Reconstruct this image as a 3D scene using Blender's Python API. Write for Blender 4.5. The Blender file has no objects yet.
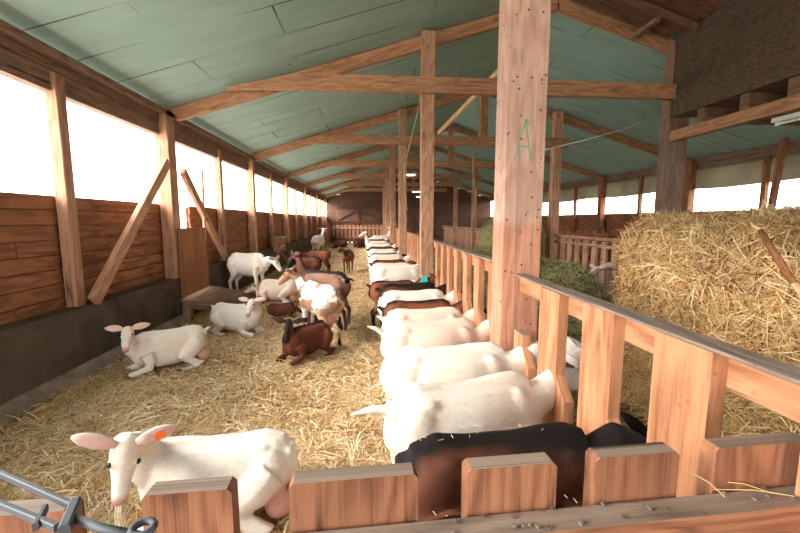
import bpy, bmesh, math, random
import numpy as np
from mathutils import Vector, Matrix, noise as mn
random.seed(7); rng = np.random.default_rng(7)
C = bpy.context.scene
PI = math.pi

# ------------------------------------------------------------ camera, sky, exposure
cam_d = bpy.data.cameras.new('camera'); cam = bpy.data.objects.new('camera', cam_d); C.collection.objects.link(cam)
cam_d.sensor_width = 36.0; cam_d.lens = 36.0*390/800; cam_d.clip_start = 0.02; cam_d.clip_end = 500
YAW, PITCH = 0.0767, 0.119
fw = Vector((math.sin(YAW)*math.cos(PITCH), math.cos(YAW)*math.cos(PITCH), -math.sin(PITCH)))
cam.location = (0, 0, 1.45); cam.rotation_euler = fw.to_track_quat('-Z', 'Y').to_euler()
C.camera = cam

world = bpy.data.worlds.new('overcast_sky'); C.world = world; world.use_nodes = True
wn = world.node_tree; wn.nodes.clear()
wo = wn.nodes.new('ShaderNodeOutputWorld'); wb = wn.nodes.new('ShaderNodeBackground')
wb.inputs['Color'].default_value = (1.0, 0.975, 0.95, 1); wb.inputs['Strength'].default_value = 2.9
wn.links.new(wb.outputs[0], wo.inputs[0])

sun_d = bpy.data.lights.new('hazy_sun', 'SUN'); sun = bpy.data.objects.new('hazy_sun', sun_d); C.collection.objects.link(sun)
sun_d.energy = 6.0; sun_d.angle = math.radians(40); sun_d.color = (1.0, 0.93, 0.84)
sdir = Vector((0.80, 0.25, -0.42)).normalized()
sun.rotation_euler = sdir.to_track_quat('-Z', 'Y').to_euler()

C.view_settings.view_transform = 'Standard'; C.view_settings.look = 'None'
C.view_settings.exposure = 1.6; C.view_settings.gamma = 1.0; C.view_settings.use_curve_mapping = False

# ------------------------------------------------------------ key sizes of the barn
XL, XR, XC, XF = -2.66, 7.97, 0.88, 4.45
Y0, YE, DY = 5.58, 25.9, 3.66
RIDGE, ZE, SL = 2.655, 2.94, 0.305
def roof_z(x): return ZE + SL*((x-XL) if x < RIDGE else (XR-x))

# ------------------------------------------------------------ tagging
def tag(o, label=None, cat=None, group=None, kind=None):
    if label: o['label'] = label
    if cat: o['category'] = cat
    if group: o['group'] = group
    if kind: o['kind'] = kind
    return o
def thing(name, label, cat, loc=(0, 0, 0), rz=0, group=None):
    o = bpy.data.objects.new(name, None); C.collection.objects.link(o)
    o.location = loc; o.rotation_euler = (0, 0, rz); o.empty_display_size = .1
    return tag(o, label, cat, group)

# ------------------------------------------------------------ materials
def new_mat(name):
    m = bpy.data.materials.new(name); m.use_nodes = True
    nt = m.node_tree; nt.nodes.clear()
    out = nt.nodes.new('ShaderNodeOutputMaterial'); b = nt.nodes.new('ShaderNodeBsdfPrincipled')
    nt.links.new(b.outputs[0], out.inputs[0])
    return m, nt, b
def node(nt, t, **kw):
    n = nt.nodes.new(t)
    for k, v in kw.items():
        if k in n.inputs: n.inputs[k].default_value = v
        else: setattr(n, k, v)
    return n
def ramp(nt, stops):
    r = nt.nodes.new('ShaderNodeValToRGB'); e = r.color_ramp.elements
    while len(e) < len(stops): e.new(.5)
    for i, (p, c) in enumerate(stops): e[i].position = p; e[i].color = (*c, 1)
    return r
def mixc(nt, fac, a, b, mode='MIX'):
    m = nt.nodes.new('ShaderNodeMix'); m.data_type = 'RGBA'; m.blend_type = mode
    for s, v in ((0, fac), (6, a), (7, b)):
        if hasattr(v, 'links'): nt.links.new(v, m.inputs[s])
        elif isinstance(v, tuple): m.inputs[s].default_value = (*v, 1)
        else: m.inputs[s].default_value = v
    return m.outputs[2]
def mapping(nt, src, scale):
    mp = nt.nodes.new('ShaderNodeMapping'); mp.inputs['Scale'].default_value = scale
    nt.links.new(src, mp.inputs[0]); return mp.outputs[0]

def wood(name, light, dark, knots=.5, specks=0.0, rough=.75, grain=1.0, grime=0.0, rubbed=None):
    m, nt, b = new_mat(name)
    uv = nt.nodes.new('ShaderNodeUVMap').outputs[0]
    n1 = node(nt, 'ShaderNodeTexNoise', Scale=1.0, Detail=6.0, Roughness=.65); nt.links.new(mapping(nt, uv, (1.6, 34*grain, 1)), n1.inputs[0])
    # cathedral growth rings
    n2 = node(nt, 'ShaderNodeTexNoise', Scale=1.0, Detail=2.0); nt.links.new(mapping(nt, uv, (1.1, 5, 1)), n2.inputs[0])
    mul = node(nt, 'ShaderNodeMath', operation='MULTIPLY'); nt.links.new(n2.outputs[0], mul.inputs[0]); mul.inputs[1].default_value = 46*grain
    sn = node(nt, 'ShaderNodeMath', operation='SINE'); nt.links.new(mul.outputs[0], sn.inputs[0])
    ma = node(nt, 'ShaderNodeMath', operation='MULTIPLY_ADD'); nt.links.new(sn.outputs[0], ma.inputs[0]); ma.inputs[1].default_value = .13; nt.links.new(n1.outputs[0], ma.inputs[2])
    nf = node(nt, 'ShaderNodeTexNoise', Scale=1.0, Detail=4.0, Roughness=.6); nt.links.new(mapping(nt, uv, (7, 190*grain, 1)), nf.inputs[0])
    mf = node(nt, 'ShaderNodeMath', operation='MULTIPLY_ADD'); nt.links.new(nf.outputs[0], mf.inputs[0]); mf.inputs[1].default_value = .55; nt.links.new(ma.outputs[0], mf.inputs[2])
    mo = node(nt, 'ShaderNodeMath', operation='SUBTRACT'); nt.links.new(mf.outputs[0], mo.inputs[0]); mo.inputs[1].default_value = .27
    ma = mo
    r = ramp(nt, [(.22, dark), (.60, light), (.85, tuple(min(1, c*1.15) for c in light))]); nt.links.new(ma.outputs[0], r.inputs[0])
    col = r.outputs[0]
    # drying cracks running with the grain
    nc = node(nt, 'ShaderNodeTexNoise', Scale=1.0, Detail=1.0); nt.links.new(mapping(nt, uv, (.22, 9, 1)), nc.inputs[0])
    ck = ramp(nt, [(.494, (0, 0, 0)), (.5, (1, 1, 1)), (.506, (0, 0, 0))]); nt.links.new(nc.outputs[0], ck.inputs[0])
    nk = node(nt, 'ShaderNodeTexNoise', Scale=1.7); nt.links.new(uv, nk.inputs[0])
    kk = ramp(nt, [(.5, (0, 0, 0)), (.58, (1, 1, 1))]); nt.links.new(nk.outputs[0], kk.inputs[0])
    kx = node(nt, 'ShaderNodeMath', operation='MULTIPLY'); nt.links.new(ck.outputs[0], kx.inputs[0]); nt.links.new(kk.outputs[0], kx.inputs[1])
    col = mixc(nt, kx.outputs[0], col, tuple(c*.25 for c in dark))
    # knots
    v = node(nt, 'ShaderNodeTexVoronoi', Scale=1.0); nt.links.new(mapping(nt, uv, (2.3, 6.5, 1)), v.inputs[0])
    kr = ramp(nt, [(.0, (1, 1, 1)), (.10, (.8, .8, .8)), (.17, (0, 0, 0))]); nt.links.new(v.outputs['Distance'], kr.inputs[0])
    km = node(nt, 'ShaderNodeMath', operation='MULTIPLY'); nt.links.new(kr.outputs[0], km.inputs[0]); km.inputs[1].default_value = knots
    col = mixc(nt, km.outputs[0], col, tuple(c*.38 for c in dark))
    # blotchy dirt
    n3 = node(nt, 'ShaderNodeTexNoise', Scale=3.0, Detail=4.0, Roughness=.7); nt.links.new(uv, n3.inputs[0])
    gr = ramp(nt, [(.42, (0, 0, 0)), (.75, (1, 1, 1))]); nt.links.new(n3.outputs[0], gr.inputs[0])
    gm = node(nt, 'ShaderNodeMath', operation='MULTIPLY'); nt.links.new(gr.outputs[0], gm.inputs[0]); gm.inputs[1].default_value = .45+grime
    col = mixc(nt, gm.outputs[0], col, (.22, .17, .14) if grime else tuple(c*.62 for c in light))
    if specks:
        vs = node(nt, 'ShaderNodeTexVoronoi', Scale=24.0); nt.links.new(uv, vs.inputs[0])
        sr = ramp(nt, [(.13, (1, 1, 1)), (.17, (0, 0, 0))]); nt.links.new(vs.outputs['Distance'], sr.inputs[0])
        n4 = node(nt, 'ShaderNodeTexNoise', Scale=9.0); nt.links.new(uv, n4.inputs[0])
        gt = node(nt, 'ShaderNodeMath', operation='GREATER_THAN'); nt.links.new(n4.outputs[0], gt.inputs[0]); gt.inputs[1].default_value = .5
        sm = node(nt, 'ShaderNodeMath', operation='MULTIPLY'); nt.links.new(sr.outputs[0], sm.inputs[0]); nt.links.new(gt.outputs[0], sm.inputs[1])
        sm2 = node(nt, 'ShaderNodeMath', operation='MULTIPLY'); nt.links.new(sm.outputs[0], sm2.inputs[0]); sm2.inputs[1].default_value = specks
        col = mixc(nt, sm2.outputs[0], col, (.05, .02, .015))
    if rubbed:   # below this height the goats have rubbed the timber to a deeper orange, with a dark tide line
        tc = nt.nodes.new('ShaderNodeTexCoord'); sx = nt.nodes.new('ShaderNodeSeparateXYZ'); nt.links.new(tc.outputs['Object'], sx.inputs[0])
        lt = ramp(nt, [(0, (1, 1, 1)), (rubbed/4-.006, (1, 1, 1)), (rubbed/4+.006, (0, 0, 0))]); dv = node(nt, 'ShaderNodeMath', operation='DIVIDE'); dv.inputs[1].default_value = 4; nt.links.new(sx.outputs[2], dv.inputs[0]); nt.links.new(dv.outputs[0], lt.inputs[0])
        col = mixc(nt, lt.outputs[0], col, mixc(nt, 1.0, col, (.95, .74, .62), 'MULTIPLY'))
    # slight change from timber to timber
    oi = nt.nodes.new('ShaderNodeObjectInfo')
    hs = node(nt, 'ShaderNodeHueSaturation'); nt.links.new(col, hs.inputs['Color'])
    mr = node(nt, 'ShaderNodeMapRange'); nt.links.new(oi.outputs['Random'], mr.inputs[0]); mr.inputs[3].default_value = .86; mr.inputs[4].default_value = 1.12
    nt.links.new(mr.outputs[0], hs.inputs['Value'])
    nt.links.new(hs.outputs[0], b.inputs['Base Color'])
    b.inputs['Roughness'].default_value = rough; b.inputs['Specular IOR Level'].default_value = .25
    bp = node(nt, 'ShaderNodeBump', Strength=.35, Distance=.004); nt.links.new(ma.outputs[0], bp.inputs['Height']); nt.links.new(bp.outputs[0], b.inputs['Normal'])
    return m

def noisy(name, a, b_, scale=4.0, rough=.9, bump=.3, dist=.01, coord='Object', detail=6.0, lo=.35, hi=.65, fine=0):
    m, nt, b = new_mat(name)
    tc = nt.nodes.new('ShaderNodeTexCoord').outputs[coord]
    n = node(nt, 'ShaderNodeTexNoise', Scale=scale, Detail=detail, Roughness=.62); nt.links.new(tc, n.inputs[0])
    r = ramp(nt, [(lo, a), (hi, b_)]); nt.links.new(n.outputs[0], r.inputs[0])
    nt.links.new(r.outputs[0], b.inputs['Base Color']); b.inputs['Roughness'].default_value = rough
    b.inputs['Specular IOR Level'].default_value = .2
    bp = node(nt, 'ShaderNodeBump', Strength=bump, Distance=dist); nt.links.new(n.outputs[0], bp.inputs['Height']); nt.links.new(bp.outputs[0], b.inputs['Normal'])
    return m
def flat(name, c, rough=.5, metal=0, emit=0, spec=.5):
    m, nt, b = new_mat(name)
    n = node(nt, 'ShaderNodeTexNoise', Scale=14.0, Detail=3.0); tc = nt.nodes.new('ShaderNodeTexCoord'); nt.links.new(tc.outputs['Object'], n.inputs[0])
    r = ramp(nt, [(.3, tuple(x*.82 for x in c)), (.7, tuple(min(1, x*1.08) for x in c))]); nt.links.new(n.outputs[0], r.inputs[0])
    nt.links.new(r.outputs[0], b.inputs['Base Color'])
    b.inputs['Roughness'].default_value = rough; b.inputs['Metallic'].default_value = metal; b.inputs['Specular IOR Level'].default_value = spec
    if emit: b.inputs['Emission Color'].default_value = (*c, 1); b.inputs['Emission Strength'].default_value = emit
    return m

M = {}
M['timber'] = wood('planed_timber', (.49, .27, .165), (.29, .135, .075), knots=.75)
M['timber_speck'] = wood('speckled_timber', (.62, .385, .29), (.44, .24, .17), knots=.3, specks=.95, rubbed=1.43)
M['picket'] = wood('rough_sawn_picket', (.52, .245, .125), (.25, .09, .04), knots=.5, specks=.25, grain=.8)
M['gate_wood'] = wood('gate_board_wood', (.30, .13, .07), (.12, .042, .02), knots=.6, grain=1.5)
M['top_grey'] = wood('dusty_grey_timber', (.30, .225, .18), (.14, .10, .08), knots=.15, specks=.35, rough=.6)
M['dark_board'] = wood('brown_wall_board', (.33, .135, .06), (.14, .05, .022), knots=.6, grain=.8)
M['rafter'] = wood('rafter_timber', (.43, .225, .12), (.25, .11, .055), knots=.6)
M['dusty_timber'] = wood('dusty_old_timber', (.25, .15, .10), (.12, .065, .04), knots=.3, grime=.2)
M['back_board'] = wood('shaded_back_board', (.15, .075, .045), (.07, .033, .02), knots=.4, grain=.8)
M['back_door'] = wood('weathered_door_board', (.20, .10, .065), (.11, .05, .032), knots=.3)
M['ply'] = wood('plywood_sheet', (.33, .135, .055), (.22, .08, .032), knots=.2, grain=.5)
M['pale_timber'] = wood('pale_split_and_sunlit_timber', (.78, .5, .30), (.6, .33, .17), knots=.2)  # pale split wood; also carries the sunlight on the loose batten
M['concrete'] = noisy('stained_concrete', (.05, .036, .027), (.12, .092, .072), scale=2.2, rough=.85, bump=.25)
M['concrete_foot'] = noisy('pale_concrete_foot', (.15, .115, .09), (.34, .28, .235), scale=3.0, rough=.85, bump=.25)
M['mud'] = noisy('trodden_alley_floor', (.13, .09, .065), (.25, .19, .14), scale=2.6, rough=.9)
M['underlay'] = noisy('packed_straw', (.12, .06, .02), (.36, .21, .08), scale=16, rough=.95, bump=.8, dist=.02)
M['under_hay'] = noisy('packed_hay', (.035, .045, .014), (.11, .12, .045), scale=14, rough=.95, bump=.8, dist=.02)
M['under_bale'] = noisy('bale_core', (.07, .035, .012), (.26, .15, .06), scale=12, rough=.95, bump=.8, dist=.02)
M['bounce_ground'] = noisy('outside_ground', (.66, .64, .57), (.78, .75, .68), scale=.4, rough=1)
M['grass'] = noisy('outside_grass', (.05, .075, .03), (.10, .13, .055), scale=.8, rough=1)
M['metal'] = flat('galvanised_steel', (.075, .085, .10), rough=.65, metal=.1)
M['lamp_white'] = flat('enamelled_steel', (.55, .56, .52), rough=.35)
M['tube'] = flat('glass_tube', (.85, .88, .85), rough=.15)
M['tube_on'] = flat('lit_tube', (1, .97, .9), emit=6)
M['rope'] = flat('yellow_twine', (.42, .33, .12), rough=.9)
M['cable'] = flat('grey_cable', (.33, .33, .27), rough=.6)
M['eye'] = flat('dark_eye', (.02, .015, .012), rough=.1)
M['hoof'] = flat('grey_hoof', (.10, .075, .055), rough=.6)
M['horn'] = flat('grey_horn', (.16, .13, .11), rough=.5)
M['tag_orange'] = flat('orange_plastic', (.95, .17, .02), rough=.4)
M['teal'] = flat('turquoise_plastic', (.03, .55, .52), rough=.4)
M['green_paint'] = flat('green_marker', (.16, .34, .20), rough=.8)
M['red_band'] = flat('red_band', (.5, .03, .02), rough=.6)
M['beard'] = noisy('pale_hair', (.62, .52, .38), (.85, .78, .66), scale=60, rough=.8)
M['chaff'] = noisy('grey_pellet', (.05, .045, .04), (.20, .17, .14), scale=80, rough=.8)

def roof_mat():
    m, nt, b = new_mat('green_roof_panel')
    uv = nt.nodes.new('ShaderNodeUVMap').outputs[0]
    br = node(nt, 'ShaderNodeTexBrick'); nt.links.new(uv, br.inputs['Vector'])
    br.inputs['Scale'].default_value = 1.0; br.inputs['Brick Width'].default_value = 2.4; br.inputs['Row Height'].default_value = .58
    br.inputs['Mortar Size'].default_value = .009; br.inputs['Mortar Smooth'].default_value = .05
    br.inputs['Color1'].default_value = (1, 1, 1, 1); br.inputs['Color2'].default_value = (.86, .9, .88, 1); br.inputs['Mortar'].default_value = (.12, .10, .08, 1)
    br.offset = .37; br.squash = 1.0
    n = node(nt, 'ShaderNodeTexNoise', Scale=1.2, Detail=5.0, Roughness=.6); nt.links.new(mapping(nt, uv, (1, 3, 1)), n.inputs[0])
    r = ramp(nt, [(.3, (.27, .42, .385)), (.7, (.37, .53, .485))]); nt.links.new(n.outputs[0], r.inputs[0])
    n2 = node(nt, 'ShaderNodeTexNoise', Scale=.8, Detail=2.0); nt.links.new(uv, n2.inputs[0])
    g = ramp(nt, [(.42, (0, 0, 0)), (.58, (1, 1, 1))]); nt.links.new(n2.outputs[0], g.inputs[0])
    joint = mixc(nt, g.outputs[0], br.outputs['Color'], (.93, .94, .93))
    c = mixc(nt, 1.0, r.outputs[0], joint, 'MULTIPLY')
    v = node(nt, 'ShaderNodeTexVoronoi', Scale=1.15); nt.links.new(uv, v.inputs[0])
    hr = ramp(nt, [(.022, (1, 1, 1)), (.028, (0, 0, 0))]); nt.links.new(v.outputs['Distance'], hr.inputs[0])
    c = mixc(nt, hr.outputs[0], c, (.015, .012, .01))
    nt.links.new(c, b.inputs['Base Color']); b.inputs['Roughness'].default_value = .55; b.inputs['Specular IOR Level'].default_value = .35
    return m
M['roof'] = roof_mat()
def osb_mat():
    m, nt, b = new_mat('fibre_board')
    tc = nt.nodes.new('ShaderNodeTexCoord').outputs['Object']
    v = node(nt, 'ShaderNodeTexVoronoi', Scale=28.0); nt.links.new(mapping(nt, tc, (1, 1, 2)), v.inputs[0])
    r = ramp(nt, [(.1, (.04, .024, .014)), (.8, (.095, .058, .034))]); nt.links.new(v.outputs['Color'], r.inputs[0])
    nt.links.new(r.outputs[0], b.inputs['Base Color']); b.inputs['Roughness'].default_value = .9
    return m
M['osb'] = osb_mat()
def film_mat():
    m = bpy.data.materials.new('windbreak_film'); m.use_nodes = True; nt = m.node_tree; nt.nodes.clear()
    o = nt.nodes.new('ShaderNodeOutputMaterial'); mx = nt.nodes.new('ShaderNodeMixShader')
    d = nt.nodes.new('ShaderNodeBsdfDiffuse'); t = nt.nodes.new('ShaderNodeBsdfTranslucent')
    tc = nt.nodes.new('ShaderNodeTexCoord').outputs['Object']
    n = node(nt, 'ShaderNodeTexNoise', Scale=1.3, Detail=4.0); nt.links.new(tc, n.inputs[0])
    r = ramp(nt, [(.3, (.22, .195, .15)), (.7, (.32, .285, .225))]); nt.links.new(n.outputs[0], r.inputs[0])
    nt.links.new(r.outputs[0], d.inputs[0]); nt.links.new(r.outputs[0], t.inputs[0])
    mx.inputs[0].default_value = .7; nt.links.new(d.outputs[0], mx.inputs[1]); nt.links.new(t.outputs[0], mx.inputs[2]); nt.links.new(mx.outputs[0], o.inputs[0])
    return m
M['film'] = film_mat()
def blade_mat(name, stops):
    m, nt, b = new_mat(name)
    at = nt.nodes.new('ShaderNodeAttribute'); at.attribute_name = 'tint'
    r = ramp(nt, stops); nt.links.new(at.outputs['Fac'], r.inputs[0]); nt.links.new(r.outputs[0], b.inputs['Base Color'])
    b.inputs['Roughness'].default_value = .6; b.inputs['Specular IOR Level'].default_value = .25
    return m
M['straw'] = blade_mat('straw_stalks', [(0, (.20, .09, .03)), (.25, (.56, .34, .135)), (.6, (.82, .60, .32)), (1, (.96, .86, .62))])
M['bale'] = blade_mat('bale_stalks', [(0, (.17, .075, .02)), (.28, (.56, .32, .115)), (.62, (.80, .54, .25)), (1, (.96, .80, .50))])
M['hay'] = blade_mat('hay_stalks', [(0, (.06, .06, .02)), (.4, (.25, .245, .10)), (.75, (.48, .43, .20)), (1, (.80, .66, .38))])
M['haybale'] = blade_mat('hay_bale_stalks', [(0, (.10, .09, .03)), (.5, (.30, .28, .11)), (.85, (.48, .42, .20)), (1, (.65, .55, .3))])
def coat_mat():
    m, nt, b = new_mat('goat_coat')
    at = nt.nodes.new('ShaderNodeAttribute'); at.attribute_name = 'coat'
    tc = nt.nodes.new('ShaderNodeTexCoord').outputs['Object']
    n = node(nt, 'ShaderNodeTexNoise', Scale=1.0, Detail=5.0, Roughness=.7); nt.links.new(mapping(nt, tc, (30, 90, 55)), n.inputs[0])
    r = ramp(nt, [(.25, (.80, .78, .76)), (.7, (1, 1, 1))]); nt.links.new(n.outputs[0], r.inputs[0])
    c = mixc(nt, 1.0, at.outputs['Color'], r.outputs[0], 'MULTIPLY')
    nt.links.new(c, b.inputs['Base Color']); b.inputs['Roughness'].default_value = .75; b.inputs['Specular IOR Level'].default_value = .2
    bp = node(nt, 'ShaderNodeBump', Strength=.45, Distance=.006); nt.links.new(n.outputs[0], bp.inputs['Height']); nt.links.new(bp.outputs[0], b.inputs['Normal'])
    return m
M['coat'] = coat_mat()

# ------------------------------------------------------------ mesh builder
class MB:
    def __init__(s): s.v = []; s.f = []; s.uv = []; s.mi = []
    def prism(s, pts, o, ex, ey, ez, depth, grain='z'):
        """extrude a 2D outline (in ex,ey) along ez; grain runs along ez or along ey"""
        o = Vector(o); ex = Vector(ex).normalized(); ey = Vector(ey).normalized(); ez = Vector(ez).normalized()
        if ex.cross(ey).dot(ez) < 0: pts = pts[::-1]
        ar = sum(pts[i][0]*pts[(i+1) % len(pts)][1]-pts[(i+1) % len(pts)][0]*pts[i][1] for i in range(len(pts)))
        if (ar < 0) != (ex.cross(ey).dot(ez) < 0): pts = pts[::-1]
        n = len(pts); b = len(s.v); ru, rv = random.uniform(0, 20), random.uniform(0, 20)
        for k in (0, 1):
            for x, y in pts: s.v.append(o+ex*x+ey*y+ez*depth*k)
        per = [0]
        for i in range(n):
            a, c = pts[i], pts[(i+1) % n]; per.append(per[-1]+math.hypot(a[0]-c[0], a[1]-c[1]))
        for i in range(n):
            j = (i+1) % n
            s.f.append((b+i, b+j, b+n+j, b+n+i))
            if grain == 'z': s.uv.append([(ru, rv+per[i]), (ru, rv+per[i+1]), (ru+depth, rv+per[i+1]), (ru+depth, rv+per[i])])
            else:
                yi, yj = pts[i][1], pts[j][1]; w = pts[i][0]*.5
                s.uv.append([(ru+yi, rv+w+2), (ru+yj, rv+w+2), (ru+yj, rv+w+2+depth), (ru+yi, rv+w+2+depth)])
        s.f.append(tuple(b+i for i in range(n))[::-1]); s.f.append(tuple(b+n+i for i in range(n)))
        cu = [(ru+y, rv+x) for x, y in pts] if grain == 'y' else [(ru+x, rv+y) for x, y in pts]
        s.uv.append(cu[::-1]); s.uv.append([(u+3, v+1) for u, v in cu])
    def beam(s, p0, p1, w, h, up=(0, 0, 1), ch=.004):
        """square timber from p0 to p1, w across, h along up"""
        p0 = Vector(p0); p1 = Vector(p1); ez = (p1-p0); L = ez.length; ez.normalize(); up = Vector(up)
        if abs(ez.dot(up)) > .98: up = Vector((0, 1, 0))
        ex = ez.cross(up).normalized(); ey = ex.cross(ez).normalized(); a, b = w/2, h/2
        ch = min(ch, a*.4, b*.4)
        pts = [(-a+ch, -b), (a-ch, -b), (a, -b+ch), (a, b-ch), (a-ch, b), (-a+ch, b), (-a, b-ch), (-a, -b+ch)]
        s.prism(pts, p0, ex, ey, ez, L)
    def box(s, x0, x1, y0, y1, z0, z1, axis='x', ch=.003):
        cx, cy, cz = (x0+x1)/2, (y0+y1)/2, (z0+z1)/2
        if axis == 'x': s.beam((x0, cy, cz), (x1, cy, cz), y1-y0, z1-z0, ch=ch)
        elif axis == 'y': s.beam((cx, y0, cz), (cx, y1, cz), x1-x0, z1-z0, ch=ch)
        else: s.beam((cx, cy, z0), (cx, cy, z1), x1-x0, y1-y0, up=(0, 1, 0), ch=ch)
    def tube(s, pts, radii, seg=8, flat_=1.0, updir=None, caps=True):
        """round tube with per-point radius or (rw, rh)"""
        pts = [Vector(p) for p in pts]; n = len(pts); b = len(s.v)
        for i, p in enumerate(pts):
            t = (pts[min(i+1, n-1)]-pts[max(i-1, 0)]).normalized()
            if i == 0:
                u = Vector(updir) if updir else Vector((0, 0, 1))
                if abs(t.dot(u)) > .97: u = Vector((1, 0, 0)) if abs(t.x) < .9 else Vector((0, 1, 0))
            else: u = tp.rotation_difference(t)@u      # carried along without twist
            sd = t.cross(u).normalized(); u = sd.cross(t).normalized(); tp = t
            r = radii[i] if hasattr(radii, '__len__') else radii
            rw, rh = r if hasattr(r, '__len__') else (r, r*flat_)
            for k in range(seg):
                a = 2*PI*k/seg; s.v.append(p+sd*math.cos(a)*rw+u*math.sin(a)*rh)
        for i in range(n-1):
            for k in range(seg):
                k2 = (k+1) % seg
                s.f.append((b+i*seg+k, b+i*seg+k2, b+(i+1)*seg+k2, b+(i+1)*seg+k))
                s.uv.append([(i, k/seg), (i, (k+1)/seg), (i+1, (k+1)/seg), (i+1, k/seg)])
        if caps:
            s.f.append(tuple(b+k for k in range(seg))[::-1]); s.uv.append([(0, 0)]*seg)
            s.f.append(tuple(b+(n-1)*seg+k for k in range(seg))); s.uv.append([(0, 0)]*seg)
    def ball(s, c, r, mat=None, nu=12, nv=8):
        c = Vector(c); r = Vector(r) if hasattr(r, '__len__') else Vector((r, r, r)); b = len(s.v); mat = mat or Matrix.Identity(3)
        s.v.append(c+mat@Vector((0, 0, r.z)))
        for j in range(1, nv):
            th = PI*j/nv
            for i in range(nu):
                ph = 2*PI*i/nu; s.v.append(c+mat@Vector((r.x*math.sin(th)*math.cos(ph), r.y*math.sin(th)*math.sin(ph), r.z*math.cos(th))))
        s.v.append(c+mat@Vector((0, 0, -r.z))); last = len(s.v)-1
        for i in range(nu):
            i2 = (i+1) % nu
            s.f.append((b, b+1+i, b+1+i2)); s.uv.append([(0, 0)]*3)
            s.f.append((last, b+1+(nv-2)*nu+i2, b+1+(nv-2)*nu+i)); s.uv.append([(0, 0)]*3)
            for j in range(nv-2):
                s.f.append((b+1+j*nu+i, b+1+(j+1)*nu+i, b+1+(j+1)*nu+i2, b+1+j*nu+i2)); s.uv.append([(0, 0)]*4)
    def mesh(s, name, mat, top=None, smooth=False, origin=None):
        me = bpy.data.meshes.new(name); o = Vector(origin) if origin is not None else Vector((0, 0, 0))
        me.from_pydata([tuple(v-o) for v in s.v], [], s.f); me.materials.append(mat)
        if top: me.materials.append(top)
        ul = me.uv_layers.new(name='UVMap'); fl = [c for f in s.uv for uv in f for c in uv]; ul.data.foreach_set('uv', fl)
        me.update()
        if top:
            for p in me.polygons:
                if p.normal.z > .8: p.material_index = 1
        if smooth: me.polygons.foreach_set('use_smooth', [True]*len(me.polygons))
        return me
    def build(s, name, mat, parent=None, top=None, smooth=False, origin=None):
        """link as one mesh object; with a parent the builder's coordinates are the parent's local ones"""
        ob = bpy.data.objects.new(name, s.mesh(name, mat, top, smooth, origin)); C.collection.objects.link(ob)
        if parent: ob.parent = parent
        elif origin is not None: ob.location = origin
        return ob
def structure(o): o['kind'] = 'structure'; return o

# ------------------------------------------------------------ the shell
mb = MB()
mb.v = [Vector(p) for p in ((-60, -40, -.35), (3, -40, -.35), (3, 90, -.35), (-60, 90, -.35))]; mb.f = [(0, 1, 2, 3)]; mb.uv = [[(0, 0)]*4]
structure(mb.build('ground', M['bounce_ground']))  # unseen ground kept very pale to bounce light onto the left ceiling
mb = MB(); mb.v = [Vector(p) for p in ((3, -40, -.35), (70, -40, -.35), (70, 90, -.35), (3, 90, -.35))]; mb.f = [(0, 1, 2, 3)]; mb.uv = [[(0, 0)]*4]
structure(mb.build('ground', M['grass']))  # unseen dark ground, added to cut the bounce onto the right ceiling
mb = MB(); mb.box(XC, 8.1, -6, YE+.1, -.3, -.01, 'y'); structure(mb.build('floor', M['mud']))

def roof(name, xa, xb, y0, y1, mat, off=0.0):
    # slab with uv: u down the slope, v along the barn
    za, zb = roof_z(xa)+off, roof_z(xb)+off; mb = MB(); t = .09
    vs = [(xa, y0, za), (xb, y0, zb), (xb, y1, zb), (xa, y1, za)]
    mb.v = [Vector(v) for v in vs]+[Vector((v[0], v[1], v[2]+t)) for v in vs]
    mb.f = [(3, 2, 1, 0), (4, 5, 6, 7), (0, 1, 5, 4), (1, 2, 6, 5), (2, 3, 7, 6), (3, 0, 4, 7)]
    U = [abs(xa-XL)*1.045, abs(xb-XL)*1.045]
    q = {0: (U[0], y0), 1: (U[1], y0), 2: (U[1], y1), 3: (U[0], y1)}
    mb.uv = [[q[i % 4] for i in f] for f in mb.f]
    return structure(mb.build(name, mat))
roof('ceiling', -3.1, RIDGE, -5.5, YE+.2, M['roof'])
roof('ceiling_right', 8.4, RIDGE, -5.5, YE+.2, M['roof'])

def plank_wall(name, x, y0, y1, z0, z1, n, mat, th=.03, skip=None):
    mb = MB(); h = (z1-z0)/n
    segs = [(y0, y1)] if not skip else [(y0, skip[0]), (skip[1], y1)]
    for a, b in segs:
        for i in range(n):
            y = a+random.uniform(-1.5, 0)
            while y < b:
                L = random.choice((3.66, 3.66, 1.83)); ya, yb = max(a, y), min(b, y+L)
                if yb-ya > .02:
                    dx = random.uniform(-.006, .006)
                    mb.box(x-th/2+dx, x+th/2+dx, ya, yb-.004, z0+i*h+.004, z0+(i+1)*h-.003, 'y')
                y += L
    for a, b in segs: mb.box(x-.045 if x < 0 else x+.03, x-.03 if x < 0 else x+.045, a, b, z0, z1-.02, 'y')
    return structure(mb.build(name, mat))
plank_wall('wall_left', -2.80, -5.4, YE, .62, 1.665, 8, M['dark_board'], skip=(5.63, 6.33))
plank_wall('wall_right', 8.06, -5.4, YE, .1, 1.66, 11, M['dark_board'])
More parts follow.
